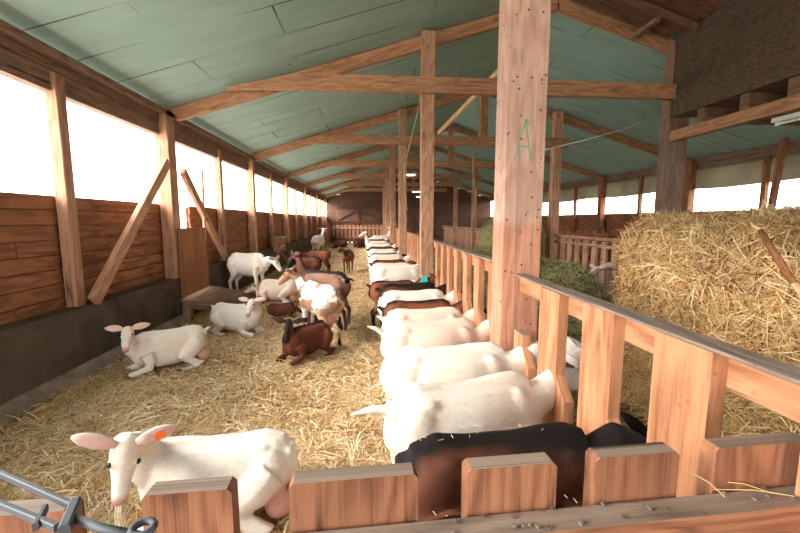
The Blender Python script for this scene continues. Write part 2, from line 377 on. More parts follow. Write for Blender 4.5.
# concrete footing along the left wall, with the gap of the hatchway
mb = MB(); mb.box(-3.0, -2.60, -5.4, 5.56, -.3, .66, 'y', ch=.012)
mb.box(-3.0, -2.62, 5.56, 6.45, -.3, .37, 'y', ch=.012); structure(mb.build('trim_1', M['concrete']))
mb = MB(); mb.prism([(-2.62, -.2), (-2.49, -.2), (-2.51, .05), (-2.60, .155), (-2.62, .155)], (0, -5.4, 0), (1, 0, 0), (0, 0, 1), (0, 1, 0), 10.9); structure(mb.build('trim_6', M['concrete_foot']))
mb = MB(); mb.box(-3.0, -2.60, 6.45, YE, -.3, .70, 'y', ch=.012); structure(mb.build('trim_2', M['concrete']))
mb = MB(); mb.box(7.95, 8.2, -5.4, YE, -.3, .12, 'y', ch=.012); structure(mb.build('trim_3', M['concrete']))
# wall plates
mb = MB(); mb.box(-2.80, -2.70, -5.4, YE, 2.545, 2.72, 'y'); mb.box(-2.795, -2.69, -5.4, YE, 2.725, 2.80, 'y'); mb.box(-2.76, -2.60, -5.4, YE, 2.80, 2.87, 'y')
structure(mb.build('trim_4', M['dusty_timber']))
mb = MB(); mb.box(8.0, 8.12, -5.4, YE, 2.68, 2.82, 'y'); mb.box(7.93, 8.09, -5.4, YE, 2.80, 2.87, 'y'); mb.box(7.99, 8.2, -5.4, YE, 2.84, 2.96, 'y'); structure(mb.build('trim_5', M['dusty_timber']))
# back wall of boards
mb = MB(); z = 0
while z < 4.6:
    h = .22; zt = min(z+h, 4.6)
    hw = 99
    if z > 2.85: hw = max(0.1, (roof_z(RIDGE)-z)/SL)
    xa, xb = max(-2.8, RIDGE-hw), min(8.1, RIDGE+hw)
    if xb-xa > .2: mb.box(xa, xb, YE+(.015 if int(z/h) % 2 else 0), YE+.05, z, zt-.006, 'x')
    z += h
mb.prism([(-2.8, 0), (8.1, 0), (8.1, 2.8), (RIDGE, 4.5), (-2.8, 2.8)], (0, YE+.06, 0), (1, 0, 0), (0, 0, 1), (0, 1, 0), .03, 'y')
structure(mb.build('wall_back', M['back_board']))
mb = MB(); mb.prism([(.9, 0), (8.1, 0), (8.1, 2.8), (RIDGE, 4.5), (.9, 3.95)], (0, -5.5, 0), (1, 0, 0), (0, 0, 1), (0, -1, 0), .05, 'y'); structure(mb.build('light_block_wall', M['dark_board']))  # unseen wall added behind the camera to hold back light on the right
def braced_door(n, x0, x1):
    mb = MB(); k = 12; w = (x1-x0)/k
    for i in range(k): mb.box(x0+i*w+.004, x0+(i+1)*w-.004, YE-.08, YE-.05, .25, 2.25, 'z')
    d = structure(mb.build('door_%d' % n, M['back_door']))
    f = MB(); xm = (x0+x1)/2; y = YE-.12
    for z in (2.2, 1.35, .35): f.box(x0, x1, y-.03, y+.03, z-.05, z+.05, 'x')
    f.box(xm-.06, xm+.06, y-.05, y+.03, .3, 2.25, 'z')
    for sx in (-1, 1):
        f.beam((xm, y-.01, 2.15), (xm+sx*(x1-xm)*.97, y-.01, 1.4), .05, .09); f.beam((xm, y-.01, 1.3), (xm+sx*(x1-xm)*.97, y-.01, .4), .05, .09)
    f.build('door_brace', M['back_board'], d)
braced_door(1, -2.2, .75); braced_door(2, 1.5, 4.2)

# ------------------------------------------------------------ posts
def post(name, x0, x1, y0, y1, z0, z1, mat, label, group=None):
    mb = MB(); cx, cy = (x0+x1)/2, (y0+y1)/2
    mb.box(x0, x1, y0, y1, z0, z1, 'z', ch=.006)
    return tag(mb.build(name, mat, origin=(cx, cy, z0)), label, 'post', group)
order = ['nearest', 'second', 'third', 'fourth', 'fifth', 'sixth', 'seventh']
# left wall: main posts at the trusses, thinner ones half way
k = 0
for n in range(6):
    y = Y0+n*DY
    lab = ['thick timber post of the left wall with two diagonal braces, beside the plywood hatch',
           'thick left wall post behind the standing white goat by the trough wall',
           'thick left wall post, third along from the plywood hatch', 'thick left wall post, fourth along from the plywood hatch',
           'thick left wall post, second from the far end', 'thick left wall post nearest the far picket fence'][n]
    post('wall_post', -2.76, -2.60, y-.15 if n == 0 else y-.1, y+.05, .66 if n == 0 else .70, 2.90, M['timber'], lab, 'main posts of the left wall')
for n in range(6):
    y = Y0+(n-.5)*DY
    lab = ['slim timber post in the left window opening at the left edge, nearest the camera',
           'slim left wall post just right of the plywood hatch', 'slim left wall post, third of the thin posts', 'slim left wall post, fourth of the thin posts',
           'slim left wall post, fifth of the thin posts', 'slim left wall post, farthest of the thin posts'][n]
    post('wall_stud', -2.76, -2.66, y-.05, y+.06, .66 if n == 0 else .70, 2.70, M['timber'], lab, 'thin posts of the left wall')
# right wall posts
for n in range(6):
    y = Y0+n*DY; post('wall_post', 7.80, 7.97, y-.1, y+.1, 0, 2.90, M['dark_board'], 'dark right wall post, %s of the thick ones counted from the camera' % order[n], 'main posts of the right wall')
for n in range(1, 6):
    y = Y0+(n-.5)*DY; post('wall_stud', 7.90, 7.99, y-.05, y+.05, 0, 2.72, M['dark_board'], 'thin dark right wall post, %s of the thin ones counted from the camera' % order[n-1], 'thin posts of the right wall')
# centre row
A = post('barn_post', .79, 1.03, 2.28, 2.47, 0, roof_z(.79), M['timber_speck'], 'big pale pinkish post in the foreground marked with a green letter A', 'posts along the feeding fence')
for n, (xa, xb) in enumerate([(.72, .90), (.68, .86), (.66, .84), (.66, .84), (.66, .84)]):
    y = Y0+n*DY
    post('barn_post', xa, xb, y-.09, y+.07, 0, roof_z(xa)-.01, M['timber'], 'timber post on the feeding fence, %s one behind the post marked A' % ['first', 'second', 'third', 'fourth', 'fifth'][n], 'posts along the feeding fence')
# right row
for n in range(5):
    y = Y0+n*DY; w = .15 if n == 0 else .1
    post('barn_post', XF-w, XF+w, y-.09, y+.09, 0, roof_z(XF+w)-.01, M['timber'] if n else M['dusty_timber'],
         ['broad dusty post behind the straw bale, carrying the loft beam', 'post standing in the right fence, between the lettered post and the bale', 'post of the right fence row, seen left of the lettered post, nearest of three',
          'post of the right fence row, middle of three left of the lettered post', 'post of the right fence row, farthest of three left of the lettered post'][n], 'posts along the right fence')

# the green letter on post A, painted strokes lying on its face
mb = MB(); yA = 2.279
for a, b in (((.845, 1.795), (.905, 2.03)), ((.905, 2.03), (.945, 1.79)), ((.862, 1.878), (.938, 1.872)), ((.845, 1.795), (.850, 1.80)), ((.905, 2.03), (.925, 2.005)), ((.925, 2.005), (.895, 1.975))):
    mb.beam((a[0], yA, a[1]), (b[0], yA, b[1]), .002, .0075, up=(0, 0, 1) if abs(a[1]-b[1]) < .03 else (1, 0, 0), ch=.0005)
L = mb.build('painted_letter', M['green_paint']); L.parent = A; L.matrix_parent_inverse = Matrix.Translation(A.location).inverted(); L['label'] = 'green hand-drawn letter A'
# fine drying cracks of post A as grooves: thin dark slivers
mb = MB(); mb.tube([(.875+.006*math.sin(z*3), 2.279, z) for z in np.linspace(.1, 2.0, 14)], .0016, 4); cr = mb.build('crack', M['horn']); cr.parent = A; cr.matrix_parent_inverse = Matrix.Translation(A.location).inverted()

# ------------------------------------------------------------ trusses
for n in range(6):
    y = Y0+n*DY
    t = thing('roof_truss', ['timber roof truss nearest the camera, its long tie beam crossing the picture', 'roof truss, second from the camera', 'roof truss, third from the camera', 'roof truss, fourth from the camera', 'roof truss, fifth from the camera', 'roof truss farthest from the camera'][n],
              'roof truss', (RIDGE, y, 2.9), 0, 'roof trusses')
    h = .17; mid = 2.9
    for sx in (-1, 1):
        r = MB(); xe = (-2.6 if sx < 0 else 7.9)
        r.beam((xe-RIDGE, .12, roof_z(xe)-h/2-.01-mid), (sx*.0, .12, roof_z(RIDGE)-h/2-.01-mid), .08, h)
        r.build('rafter', M['rafter'], t)
    b = MB(); x0, x1 = -1.85-RIDGE, 4.66-RIDGE
    zt = 3.34-mid; zb = 3.14-mid
    # tapered left end
    b.prism([(x0, zb-.02), (x0+.42, zb), (x1, zb), (x1, zt), (x0+.9, zt), (x0+.02, zb+.0)], (0, -.10, 0), (1, 0, 0), (0, 0, 1), (0, -1, 0), .08, 'z')
    o = b.build('tie_beam', M['rafter'], t)
    if n:
        b = MB(); b.box(-.09, .09, -.09, .07, 3.3-mid, roof_z(RIDGE)-mid-.03, 'z'); b.build('king_post', M['rafter'], t)
# loose batten up among the trusses, sunlight on it put into the colour
mb = MB(); mb.beam((1.55, 8.9, 3.37), (2.36, 6.9, 4.12), .05, .09); tag(mb.build('loose_batten', M['pale_timber'], origin=(1.6, 8.9, 3.37)), 'batten coloured as if sunlit, slanting above the tie beams near the lettered post', 'batten')

# diagonal braces of the left wall
for p0, p1, m, lab in (((-2.57, 3.78, .70), (-2.57, 5.30, 2.18), 'timber', 'long diagonal brace rising from the concrete wall to the left wall post'),
                       ((-2.57, 5.72, 2.12), (-2.57, 7.12, .78), 'timber', 'diagonal brace descending behind the plywood hatch from the left wall post')):
    mb = MB(); mb.beam(p0, p1, .06, .12, up=(0, 0, 1)); tag(mb.build('diagonal_brace', M[m], origin=p0), lab, 'brace', 'diagonal braces on the left wall')
# hatch sheet, loose stick, platform
mb = MB(); mb.prism([(5.46, .40), (6.36, .40), (6.34, 1.33), (5.48, 1.34)], (-2.575, 0, 0), (0, 1, 0), (0, 0, 1), (1, 0, 0), .02, 'y')
tag(mb.build('plywood_hatch', M['ply'], origin=(-2.57, 5.9, .45)), 'reddish plywood sheet closing the hatchway in the left wall above the platform', 'hatch')
mb = MB(); mb.beam((-2.57, 6.31, 1.1), (-2.56, 6.33, 2.2), .03, .045, up=(0, 1, 0)); tag(mb.build('upright_batten', M['timber'], origin=(-2.57, 6.31, 1.1)), 'thin upright batten standing free beside the plywood hatch', 'batten')
t = thing('plank_ramp', 'low dark plank ramp leading down from the plywood hatch', 'ramp', (-2.2, 6.3, 0))
b = MB(); Aq, Dq, Cq, Bq = Vector((-.40, -.82, .33)), Vector((-.40, .22, .36)), Vector((.24, .95, .04)), Vector((.12, .02, .05))
for i in range(8):
    f0, f1 = i/8+.006, (i+1)/8-.006
    a0, a1, c0, c1 = Aq.lerp(Bq, f0), Aq.lerp(Bq, f1), Dq.lerp(Cq, f0), Dq.lerp(Cq, f1); n = len(b.v)
    b.v += [a0, a1, c1, c0]+[q+Vector((0, 0, .03)) for q in (a0, a1, c1, c0)]
    b.f += [(n+3, n+2, n+1, n), (n+4, n+5, n+6, n+7), (n, n+1, n+5, n+4), (n+1, n+2, n+6, n+5), (n+2, n+3, n+7, n+6), (n+3, n, n+4, n+7)]
    u = random.uniform(0, 9); q4 = [(u, 0), (u, .14), (u+1.1, .14), (u+1.1, 0)]; b.uv += [q4]*6
b.build('deck', M['dusty_timber'], t)
b = MB(); b.beam(Aq+Vector((.02, .03, -.05)), Bq+Vector((-.03, .0, -.03)), .05, .09); b.beam(Dq+Vector((.02, -.05, -.05)), Cq+Vector((-.03, -.05, -.03)), .05, .09); b.build('bearer', M['dusty_timber'], t)
for x, y in ((-.34, -.76), (-.34, .14)):
    b = MB(); b.box(x-.05, x+.05, y-.05, y+.05, -.05, .28, 'z'); b.build('leg', M['dusty_timber'], t)
# wooden box on the left wall
t = thing('wall_box', 'small wooden box fixed on the far concrete wall behind the brown goats', 'box', (-2.50, 10.9, .60))
b = MB(); b.box(-.09, .13, -.25, .25, 0, .36, 'z'); b.build('box_body', M['timber'], t)
b = MB(); b.box(-.10, .15, -.27, .27, .36, .39, 'y'); b.build('box_lid', M['top_grey'], t)

# ------------------------------------------------------------ fences
def picket_outline(w, z0, z1, lower=0.0, side=-1, zc=.70):
    h = w/2
    if not lower: return [(-h, z0), (h, z0), (h, z1), (-h, z1)]
    if side < 0: return [(-h-lower, z0), (h, z0), (h, z1), (-h, z1), (-h, zc+.03), (-h-lower, zc-.06)]
    return [(-h, z0), (h+lower, z0), (h+lower, zc-.06), (h, zc+.03), (h, z1), (-h, z1)]
def fence(name, label, p0, p1, z0, ztop, pitch, w, rails, mat, toffs=0.0, group=None, skip=(), low=.0, th=.045, rth=.05, rh=.1, railside=1, tops=None, centres=None, top=None, zc=.70, cap=False):
    """fence from p0 to p1 (xy); pickets on the left of the rails; each picket is a child"""
    p0 = Vector((*p0, 0)); p1 = Vector((*p1, 0)); d = (p1-p0); L = d.length; d.normalize(); nrm = Vector((d.y, -d.x, 0))
    t = thing(name, label, 'fence', (p0.x, p0.y, 0), 0, group)
    for z in rails:
        b = MB(); b.beam(nrm*railside*(th/2+rth/2)+Vector((0, 0, z-rh/2)), nrm*railside*(th/2+rth/2)+d*L+Vector((0, 0, z-rh/2)), rth, rh); b.build('rail', M[mat], t, top=M[top] if top else None)
    if cap:
        b = MB(); zc_ = max(rails)+.008; b.beam(nrm*.012+Vector((0, 0, zc_-.003)), nrm*.012+d*L+Vector((0, 0, zc_-.003)), .078, .010); b.build('cap_board', M['top_grey'], t)
    cs = centres or [pitch*(i+.5) for i in range(int(L/pitch))]
    for i, c in enumerate(cs):
        if any(a < c < b_ for a, b_ in skip): continue
        zt = ztop+toffs+(0 if cap else random.uniform(-.01, .01))
        if tops: zt = tops[i]
        ww = w[i] if hasattr(w, '__len__') else w*random.uniform(.93, 1.05)
        b = MB(); b.prism(picket_outline(ww, z0, zt, low, zc=zc), d*c-nrm*th/2, d, (0, 0, 1), nrm, th, 'y')
        b.build('picket', M[mat], t, top=M[top] if top else None)
    return t
# feeding fence, section right of post A (towards the camera)
near = fence('feeding_fence', 'feeding fence of wide notched boards in the right foreground, before the lettered post', (XC, .35), (XC, 2.27), .02, 1.12, .4, [.20, .20, .20, .20, .13],
      [1.12], 'picket', centres=[.22, .635, 1.035, 1.435, 1.80], tops=[1.115, 1.118, 1.118, 1.115, .80], low=.09, top='top_grey', rth=.06, rh=.10, cap=True, group='feeding fence sections')
fence('feeding_fence', 'notched picket feeding fence running from the lettered post to the next post', (XC, 2.50), (XC, 5.48), .02, 1.145, .385, .145, [1.155], 'picket', low=.08, top='top_grey', cap=True, group='feeding fence sections', rth=.06)
for n in range(5):
    ya = Y0+n*DY+.12; yb = min(ya+DY-.22, 24.0)
    fence('feeding_fence', 'fence section %s' % ['just beyond the turquoise collar, up to the second post behind the lettered one', 'between the second and third posts behind the lettered one', 'between the third and fourth posts behind the lettered one', 'between the fourth and fifth posts behind the lettered one', 'at the far end of the row beyond the last post'][n],
          (XC, ya), (XC, yb), .02, 1.15, .38, .14, [1.155], 'picket', low=.08, group='feeding fence sections', rth=.06)
# right fence
for n in range(5):
    ya = Y0+n*DY+.12; yb = ya+DY-.24
    fence('right_fence', 'double-railed picket fence of the right pen, %s' % ['section nearest the straw bale', 'second section from the bale', 'third section from the bale', 'fourth section from the bale', 'farthest section'][n],
          (XF+.06, ya), (XF+.06, yb), .02, 1.03, .33, .16, [1.11, .97], 'dusty_timber' if n == 9 else 'timber', rh=.06, railside=-1, group='right fence sections')
fence('cross_fence', 'low picket fence crossing the right pen near its window wall', (4.7, 11.9), (7.8, 11.9), .02, 1.12, .28, .13, [1.02], 'dark_board')
fence('end_fence', 'picket fence closing the far end of the goat pen', (-2.55, 24.0), (.84, 24.0), .02, 1.13, .24, .15, [1.0, .45], 'timber', railside=1)
fence('corner_fence', 'short taller picket fence at the far left corner of the pen', (-2.45, 20.6), (-2.45, 23.9), .1, 1.55, .3, .14, [1.3], 'timber', railside=-1, tops=[1.75-.055*i for i in range(11)], centres=[.3*i+.15 for i in range(11)])

# the gate in the foreground
g = thing('foreground_gate', 'stout board gate across the bottom of the picture with a worn top rail', 'gate', (0, .66, 0), math.atan2(.06, 1.3))
for x0, x1, zt in ((-.72, -.505, .97), (-.392, -.245, .985), (-.148, .085, .985), (.178, .357, .985), (.438, .618, .988), (.70, .93, .988)):
    b = MB(); ww = x1-x0; c = .008
    b.prism([(x0+c*.3, .05), (x1, .05), (x1, zt-c), (x1-c, zt), (x0+c, zt), (x0, zt-c)], (0, .036, 0), (1, 0, 0), (0, 0, 1), (0, -1, 0), .036, 'y')
    b.build('gate_board', M['gate_wood'], g, top=M['top_grey'])
b = MB(); b.box(-1.6, 1.45, -.066, -.002, .80, .895, 'x', ch=.006); b.build('top_rail', M['gate_wood'], g, top=M['top_grey'])
b = MB(); b.box(-1.6, 1.45, -.066, -.002, .18, .30, 'x', ch=.006); b.build('bottom_rail', M['gate_wood'], g)

# steel latch lying over the gate
t = thing('gate_latch', 'grey steel latch bar with a looped end in the bottom left corner', 'latch', (-.45, .52, 1.06))
b = MB()
for p, q in (((-.22, .135, .0), (.048, .002, 0)), ((-.17, .065, -.00), (.048, -.033, -.0))): b.beam(p, q, .007, .0105)
b.build('fork_bar', M['metal'], t)
b = MB(); b.beam((.040, .012, 0), (.062, -.040, 0), .013, .017); b.beam((.005, .005, .0), (.020, -.030, 0), .007, .011); b.build('end_plate', M['metal'], t)
b = MB(); b.tube([(.050, -.015, 0), (.10, -.032, -.005), (.16, -.045, -.01)], .0055, 8); b.build('rod', M['metal'], t, smooth=True)
b = MB(); b.tube([(.155+.013*math.cos(a), -.038+.013*math.sin(a), -.004) for a in np.linspace(0, 2*PI, 13)], .005, 6, caps=False); b.build('ring', M['metal'], t, smooth=True)

# droppings and chaff on the gate rail
mb = MB()
for i in range(34):
    x = random.uniform(.1, 1.2); y = .66+.046*x+random.uniform(-.058, -.012)
    mb.tube([(x, y, .899), (x+random.uniform(-.004, .004), y+.007, .900)], .0022, 5)
tag(mb.build('droppings', M['chaff'], origin=(.6, .66, .895)), 'scattered grey droppings on the top rail of the foreground gate', 'droppings', kind='stuff')
mb = MB()
for a, bb in (((.70, .69, .90), (.84, .655, .903)), ((.66, .70, .93), (.70, .665, .902)), ((.72, .70, .91), (.80, .67, .903))): mb.tube([a, ((a[0]+bb[0])/2, (a[1]+bb[1])/2, (a[2]+bb[2])/2+.006), bb], .0012, 5)
tag(mb.build('straw_wisp', M['rope'], origin=(.7, .68, .9)), 'few long straw stalks lying on the gate rail beside a board', 'straw', kind='stuff')

# ------------------------------------------------------------ loft over the right pen
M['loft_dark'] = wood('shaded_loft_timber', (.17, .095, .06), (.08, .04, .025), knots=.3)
t = thing('hay_loft', 'loft over the right pen with a fibre board side, joists and a long carrying beam', 'loft', (XF, 3.2, 2.55))
b = MB(); b.box(-.14, -.02, -3.0, 2.28, .02, .16, 'y'); b.build('carrying_beam', M['rafter'], t)
for y in (4.98, 4.38, 3.85, 3.3, 2.7, 2.1, 1.5):
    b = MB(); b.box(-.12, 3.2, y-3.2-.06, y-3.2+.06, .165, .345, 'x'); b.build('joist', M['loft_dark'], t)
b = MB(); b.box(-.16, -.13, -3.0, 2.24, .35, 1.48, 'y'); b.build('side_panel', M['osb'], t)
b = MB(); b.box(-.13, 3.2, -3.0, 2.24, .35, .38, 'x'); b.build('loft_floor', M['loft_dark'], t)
# board lining and batten under the roof beside the loft
t = thing('roof_lining', 'dark board lining under the roof at the top, right of the lettered post', 'lining', (3.4, 4.6, 4.2))
b = MB()
for i in range(14):
    y = 5.50-.16*i; b.beam((-.6, y-4.6, roof_z(2.8)-4.2-.05), (.86, y-4.6, roof_z(4.26)-4.2-.05), .15, .02)
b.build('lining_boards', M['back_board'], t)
b = MB(); b.beam((-.6, .5, roof_z(2.8)-4.2-.13), (.86, .5, roof_z(4.26)-4.2-.13), .06, .09); b.build('sloping_batten', M['loft_dark'], t)
b = MB(); b.box(.30, .36, .5, 1.0, -.21, -.15, 'y'); b.build('spacer', M['dusty_timber'], t)

# ------------------------------------------------------------ right window film
for n in range(6):
    y0 = Y0+(n-1)*DY; y1 = y0+DY
    me = bpy.data.meshes.new('windbreak_film'); vs = []; fs = []; N = 36
    for i in range(N+1):
        y = y0+(y1-y0)*i/N
        for j in range(4):
            z = 2.74-(2.74-2.20+.02*math.sin(y*1.7))*j/3
            vs.append((8.03+.02*math.sin(y*5+j)+.012*math.sin(y*13), y, z))
    for i in range(N):
        for j in range(3): fs.append((i*4+j, i*4+j+1, i*4+j+5, i*4+j+4))
    me.from_pydata(vs, [], fs); me.materials.append(M['film'])
    o = bpy.data.objects.new('windbreak_film', me); C.collection.objects.link(o); so = o.modifiers.new('s', 'SOLIDIFY'); so.thickness = .002
    tag(o, 'yellowish film in the upper right window band, %s bay from the camera' % order[n], 'film', 'windbreak film of the right window band')

# ------------------------------------------------------------ lamps, cables, poles
def batten_lamp(x, y, z, rz, L, lit, label, grp=None, hang=None):
    t = thing('tube_lamp', label, 'lamp', (x, y, z), rz, grp)
    b = MB(); b.box(-L/2, L/2, -.04, .04, 0, .05, 'x'); b.build('lamp_body', M['lamp_white'], t)
    b = MB(); b.tube([(-L/2+.03, 0, -.02), (L/2-.03, 0, -.02)], .014, 8); b.build('tube', M['tube_on' if lit else 'tube'], t, smooth=True)
    if hang:
        for sx in (-1, 1): b = MB(); b.tube([(sx*L*.35, 0, .05), (sx*L*.35, 0, hang-z)], .006, 6); b.build('hanger', M['cable'], t)
    for sx in (-1, 1): b = MB(); b.box(sx*(L/2-.03)-.012, sx*(L/2-.03)+.012, -.016, .016, -.04, 0, 'z'); b.build('lamp_holder', M['lamp_white'], t)
    return t
batten_lamp(4.48, 3.55, 2.515, PI/2, 1.2, False, 'unlit strip lamp under the loft beam at the right edge')
batten_lamp(3.2, Y0+DY-.14, 3.07, PI/2, .9, False, 'unlit strip lamp under the second tie beam right of the lettered post')
for n, (x, y) in enumerate(((2.0, Y0+3*DY-.14), (2.6, Y0+4*DY-.14), (1.25, Y0+2*DY-.14))):
    batten_lamp(x, y, 2.62 if n < 2 else 2.9, 0, .5, True, ['lit lamp far back in the alley, middle one', 'lit lamp far back in the alley, farthest', 'lit lamp far back in the alley, nearest'][n], 'lit lamps above the feeding alley', hang=3.14)
mb = MB(); P0 = Vector((1.034, 2.42, 1.87)); P1 = Vector((4.31, 5.47, 3.03))
mb.tube([P0.lerp(P1, i/12)-Vector((0, 0, .05*math.sin(PI*i/12))) for i in range(13)], .006, 6); tag(mb.build('slack_cable', M['cable'], origin=P0), 'grey cable slanting up from the lettered post to the broad dusty post', 'cable')
mb = MB(); mb.tube([(.72, 5.46, 3.3), (.66, 5.44, 2.9), (.58, 5.42, 2.6), (.50, 5.6, 2.2), (.50, 5.8, 1.9), (.55, 5.8, 1.6)], .007, 5)
tag(mb.build('twine', M['rope'], origin=(.6, 5.5, 3.3)), 'yellow twine hanging from the tie beam beside the first post behind the lettered one', 'twine')
for x, y, z0, z1, r, lab in ((2.45, Y0+DY-.12, 1.5, 3.15, .022, 'thin crooked pole hanging above the hay bale left of the lettered post'),):
    mb = MB(); mb.tube([(x, y, z0), (x+.04, y, z0+.5), (x-.03, y, z0+1.0), (x-.05, y, z1)], r, 6); tag(mb.build('hanging_pole', M['timber'], origin=(x, y, z0)), lab, 'pole')
mb = MB(); mb.beam((6.55, 6.1, .0), (6.80, 6.1, 2.78), .09, .07, up=(0, 1, 0)); tag(mb.build('leaning_pole', M['dark_board'], origin=(6.55, 6.1, 0)), 'dark leaning pole in front of the right window band near the right edge', 'pole')

# ------------------------------------------------------------ stalks on surfaces
def tri_soup(me):
    me.calc_loop_triangles(); v = np.empty(len(me.vertices)*3); me.vertices.foreach_get('co', v); v = v.reshape(-1, 3)
    t = np.empty(len(me.loop_triangles)*3, int); me.loop_triangles.foreach_get('vertices', t); t = t.reshape(-1, 3)
    return v[t]
def stalks(name, tris, n, L, W, mat, lift=.01, stick=.25, parent=None, weight=None, bend=.12, droop=None, up=False):
    """n bent stalks lying over a triangle soup; stick = how far they stand off the surface"""
    a, b, c = tris[:, 0], tris[:, 1], tris[:, 2]; cr = np.cross(b-a, c-a); ar = np.linalg.norm(cr, axis=1)/2; nr = cr/(2*ar[:, None]+1e-12)
    w = ar.copy()
    if weight is not None: w *= weight((a+b+c)/3)
    if up: w *= nr[:, 2] > -.2
    idx = rng.choice(len(tris), n, p=w/w.sum()); r1 = np.sqrt(rng.random(n)); r2 = rng.random(n)
    p = (1-r1)[:, None]*a[idx]+(r1*(1-r2))[:, None]*b[idx]+(r1*r2)[:, None]*c[idx]; N = nr[idx]
    d = rng.normal(size=(n, 3)); d -= (d*N).sum(1)[:, None]*N; d /= np.linalg.norm(d, axis=1)[:, None]
    d = d+N*rng.normal(0, stick, n)[:, None]; d /= np.linalg.norm(d, axis=1)[:, None]
    l = rng.uniform(L[0], L[1], n)*rng.choice([.5, 1, 1, 1.4], n); wd = rng.uniform(W[0], W[1], n)
    s = np.cross(d, N+rng.normal(0, .35, (n, 3))); s /= np.linalg.norm(s, axis=1)[:, None]
    p = p+N*rng.uniform(0, lift, n)[:, None]; bn = np.cross(d, s)*(rng.normal(0, bend, n)*l)[:, None]
    h = l[:, None]/2; ww = wd[:, None]/2
    P = np.stack([p-d*h-s*ww*.7, p-d*h+s*ww*.7, p+bn-s*ww, p+bn+s*ww, p+d*h-s*ww*.6, p+d*h+s*ww*.6], 1).reshape(-1, 3)
    base = (np.arange(n)*6)[:, None]; F = np.concatenate([base+np.array([0, 1, 3, 2]), base+np.array([2, 3, 5, 4])], 1).reshape(-1)
    me = bpy.data.meshes.new(name); me.vertices.add(len(P)); me.vertices.foreach_set('co', P.ravel())
    me.loops.add(len(F)); me.loops.foreach_set('vertex_index', F.astype(np.int32)); me.polygons.add(n*2)
    me.polygons.foreach_set('loop_start', np.arange(n*2, dtype=np.int32)*4)
    cl = np.sin(p[:, 0]*3.1+1.3*np.sin(p[:, 1]*2.3))*np.sin(p[:, 1]*2.7+1.1*np.sin(p[:, 0]*3.7))+.6*np.sin(p[:, 0]*9+p[:, 1]*7)*np.sin(p[:, 1]*11-p[:, 2]*9)
    tint = np.clip(rng.normal(.52, .27, n)+.10*cl, 0, 1); at = me.attributes.new('tint', 'FLOAT', 'FACE'); at.data.foreach_set('value', np.repeat(tint, 2))
    me.materials.append(mat); me.update(); me.validate()
    o = bpy.data.objects.new(name, me); C.collection.objects.link(o)
    if parent: o.parent = parent
    return o

# straw bedding of the pen: heaved surface plus stalks
def bed_h(x, y):
    return .03*mn.noise(Vector((x*1.1, y*1.1, 0)))+.018*mn.noise(Vector((x*3.5, y*3.5, 4)))-.012+(.05*max(0, 1-abs(x+2.6)/.35))
def grid(name, x0, x1, y0, y1, nx, ny, fn, mat):
    vs = []; fs = []
    for j in range(ny+1):
        for i in range(nx+1):
            x = x0+(x1-x0)*i/nx; y = y0+(y1-y0)*(j/ny)**1.5; vs.append((x, y, fn(x, y)))
    for j in range(ny):
        for i in range(nx): a = j*(nx+1)+i; fs.append((a, a+1, a+nx+2, a+nx+1))
    me = bpy.data.meshes.new(name); me.from_pydata(vs, [], fs); me.materials.append(mat); me.polygons.foreach_set('use_smooth', [True]*len(fs)); me.update()
    o = bpy.data.objects.new(name, me); C.collection.objects.link(o); return o
bed = grid('pen_floor', -3.2, XC+.02, -5.6, YE, 40, 150, bed_h, M['underlay']); structure(bed)
def wgt(dist0, x0=-9, x1=9, y0=-9, y1=99):
    def f(c):
        d = np.maximum(c[:, 1], .8)
        return (1/np.maximum(d, dist0)**1.0)*((c[:, 0] > x0) & (c[:, 0] < x1) & (c[:, 1] > y0) & (c[:, 1] < y1))
    return f
s1 = stalks('straw_bedding', tri_soup(bed.data), 125000, (.06, .20), (.003, .0075), M['straw'], lift=.035, stick=.20, weight=wgt(1.5, -2.62, .86, .6, 7.5))
tag(s1, 'golden straw bedding covering the pen floor in the near half', 'straw', kind='stuff')
s2 = stalks('straw_bedding', tri_soup(bed.data), 70000, (.08, .24), (.006, .012), M['straw'], lift=.035, stick=.15, weight=wgt(5, -2.62, .86, 7.2, 24.0))
tag(s2, 'golden straw bedding at the far half of the pen floor', 'straw', kind='stuff')

# lumpy heap mesh
def lump(name, c, r, p=2.4, amp=.08, sub=5, mat=None, parent=None, freq=2.0, seed=0, zmin=None, rz=0):
    bm = bmesh.new(); bmesh.ops.create_icosphere(bm, subdivisions=sub, radius=1.0)
    for v in bm.verts:
        d = v.co.normalized(); k = (abs(d.x)**p+abs(d.y)**p+abs(d.z)**p)**(-1/p)
        q = Vector((d.x*k*r[0], d.y*k*r[1], d.z*k*r[2]))
        q *= 1+amp*mn.noise(q*freq+Vector((seed, 0, 0)))+amp*.5*mn.noise(q*freq*3+Vector((0, seed, 0)))
        if zmin is not None and q.z < zmin: q.z = zmin
        v.co = q
    me = bpy.data.meshes.new(name); bm.to_mesh(me); bm.free(); me.materials.append(mat); me.polygons.foreach_set('use_smooth', [True]*len(me.polygons))
    o = bpy.data.objects.new(name, me); C.collection.objects.link(o)
    if parent: o.parent = parent
    o.location = c; o.rotation_euler.z = rz
    return o
t = thing('straw_bale', 'huge loosened golden straw bale on the alley floor at the right', 'straw bale', (3.62, 3.35, 0))
core = lump('bale_core', (0, 0, .70), (.84, .95, .72), 4.5, .10, 6, M['under_bale'], t, 2.2)
o = stalks('bale_stalks', tri_soup(core.data)+np.array([0, 0, .72]), 60000, (.09, .30), (.004, .010), M['bale'], lift=.07, stick=.38, parent=t, weight=lambda c: (c[:, 0] < .99)*(1+(c[:, 2] > -.2)))
o['kind'] = 'stuff'
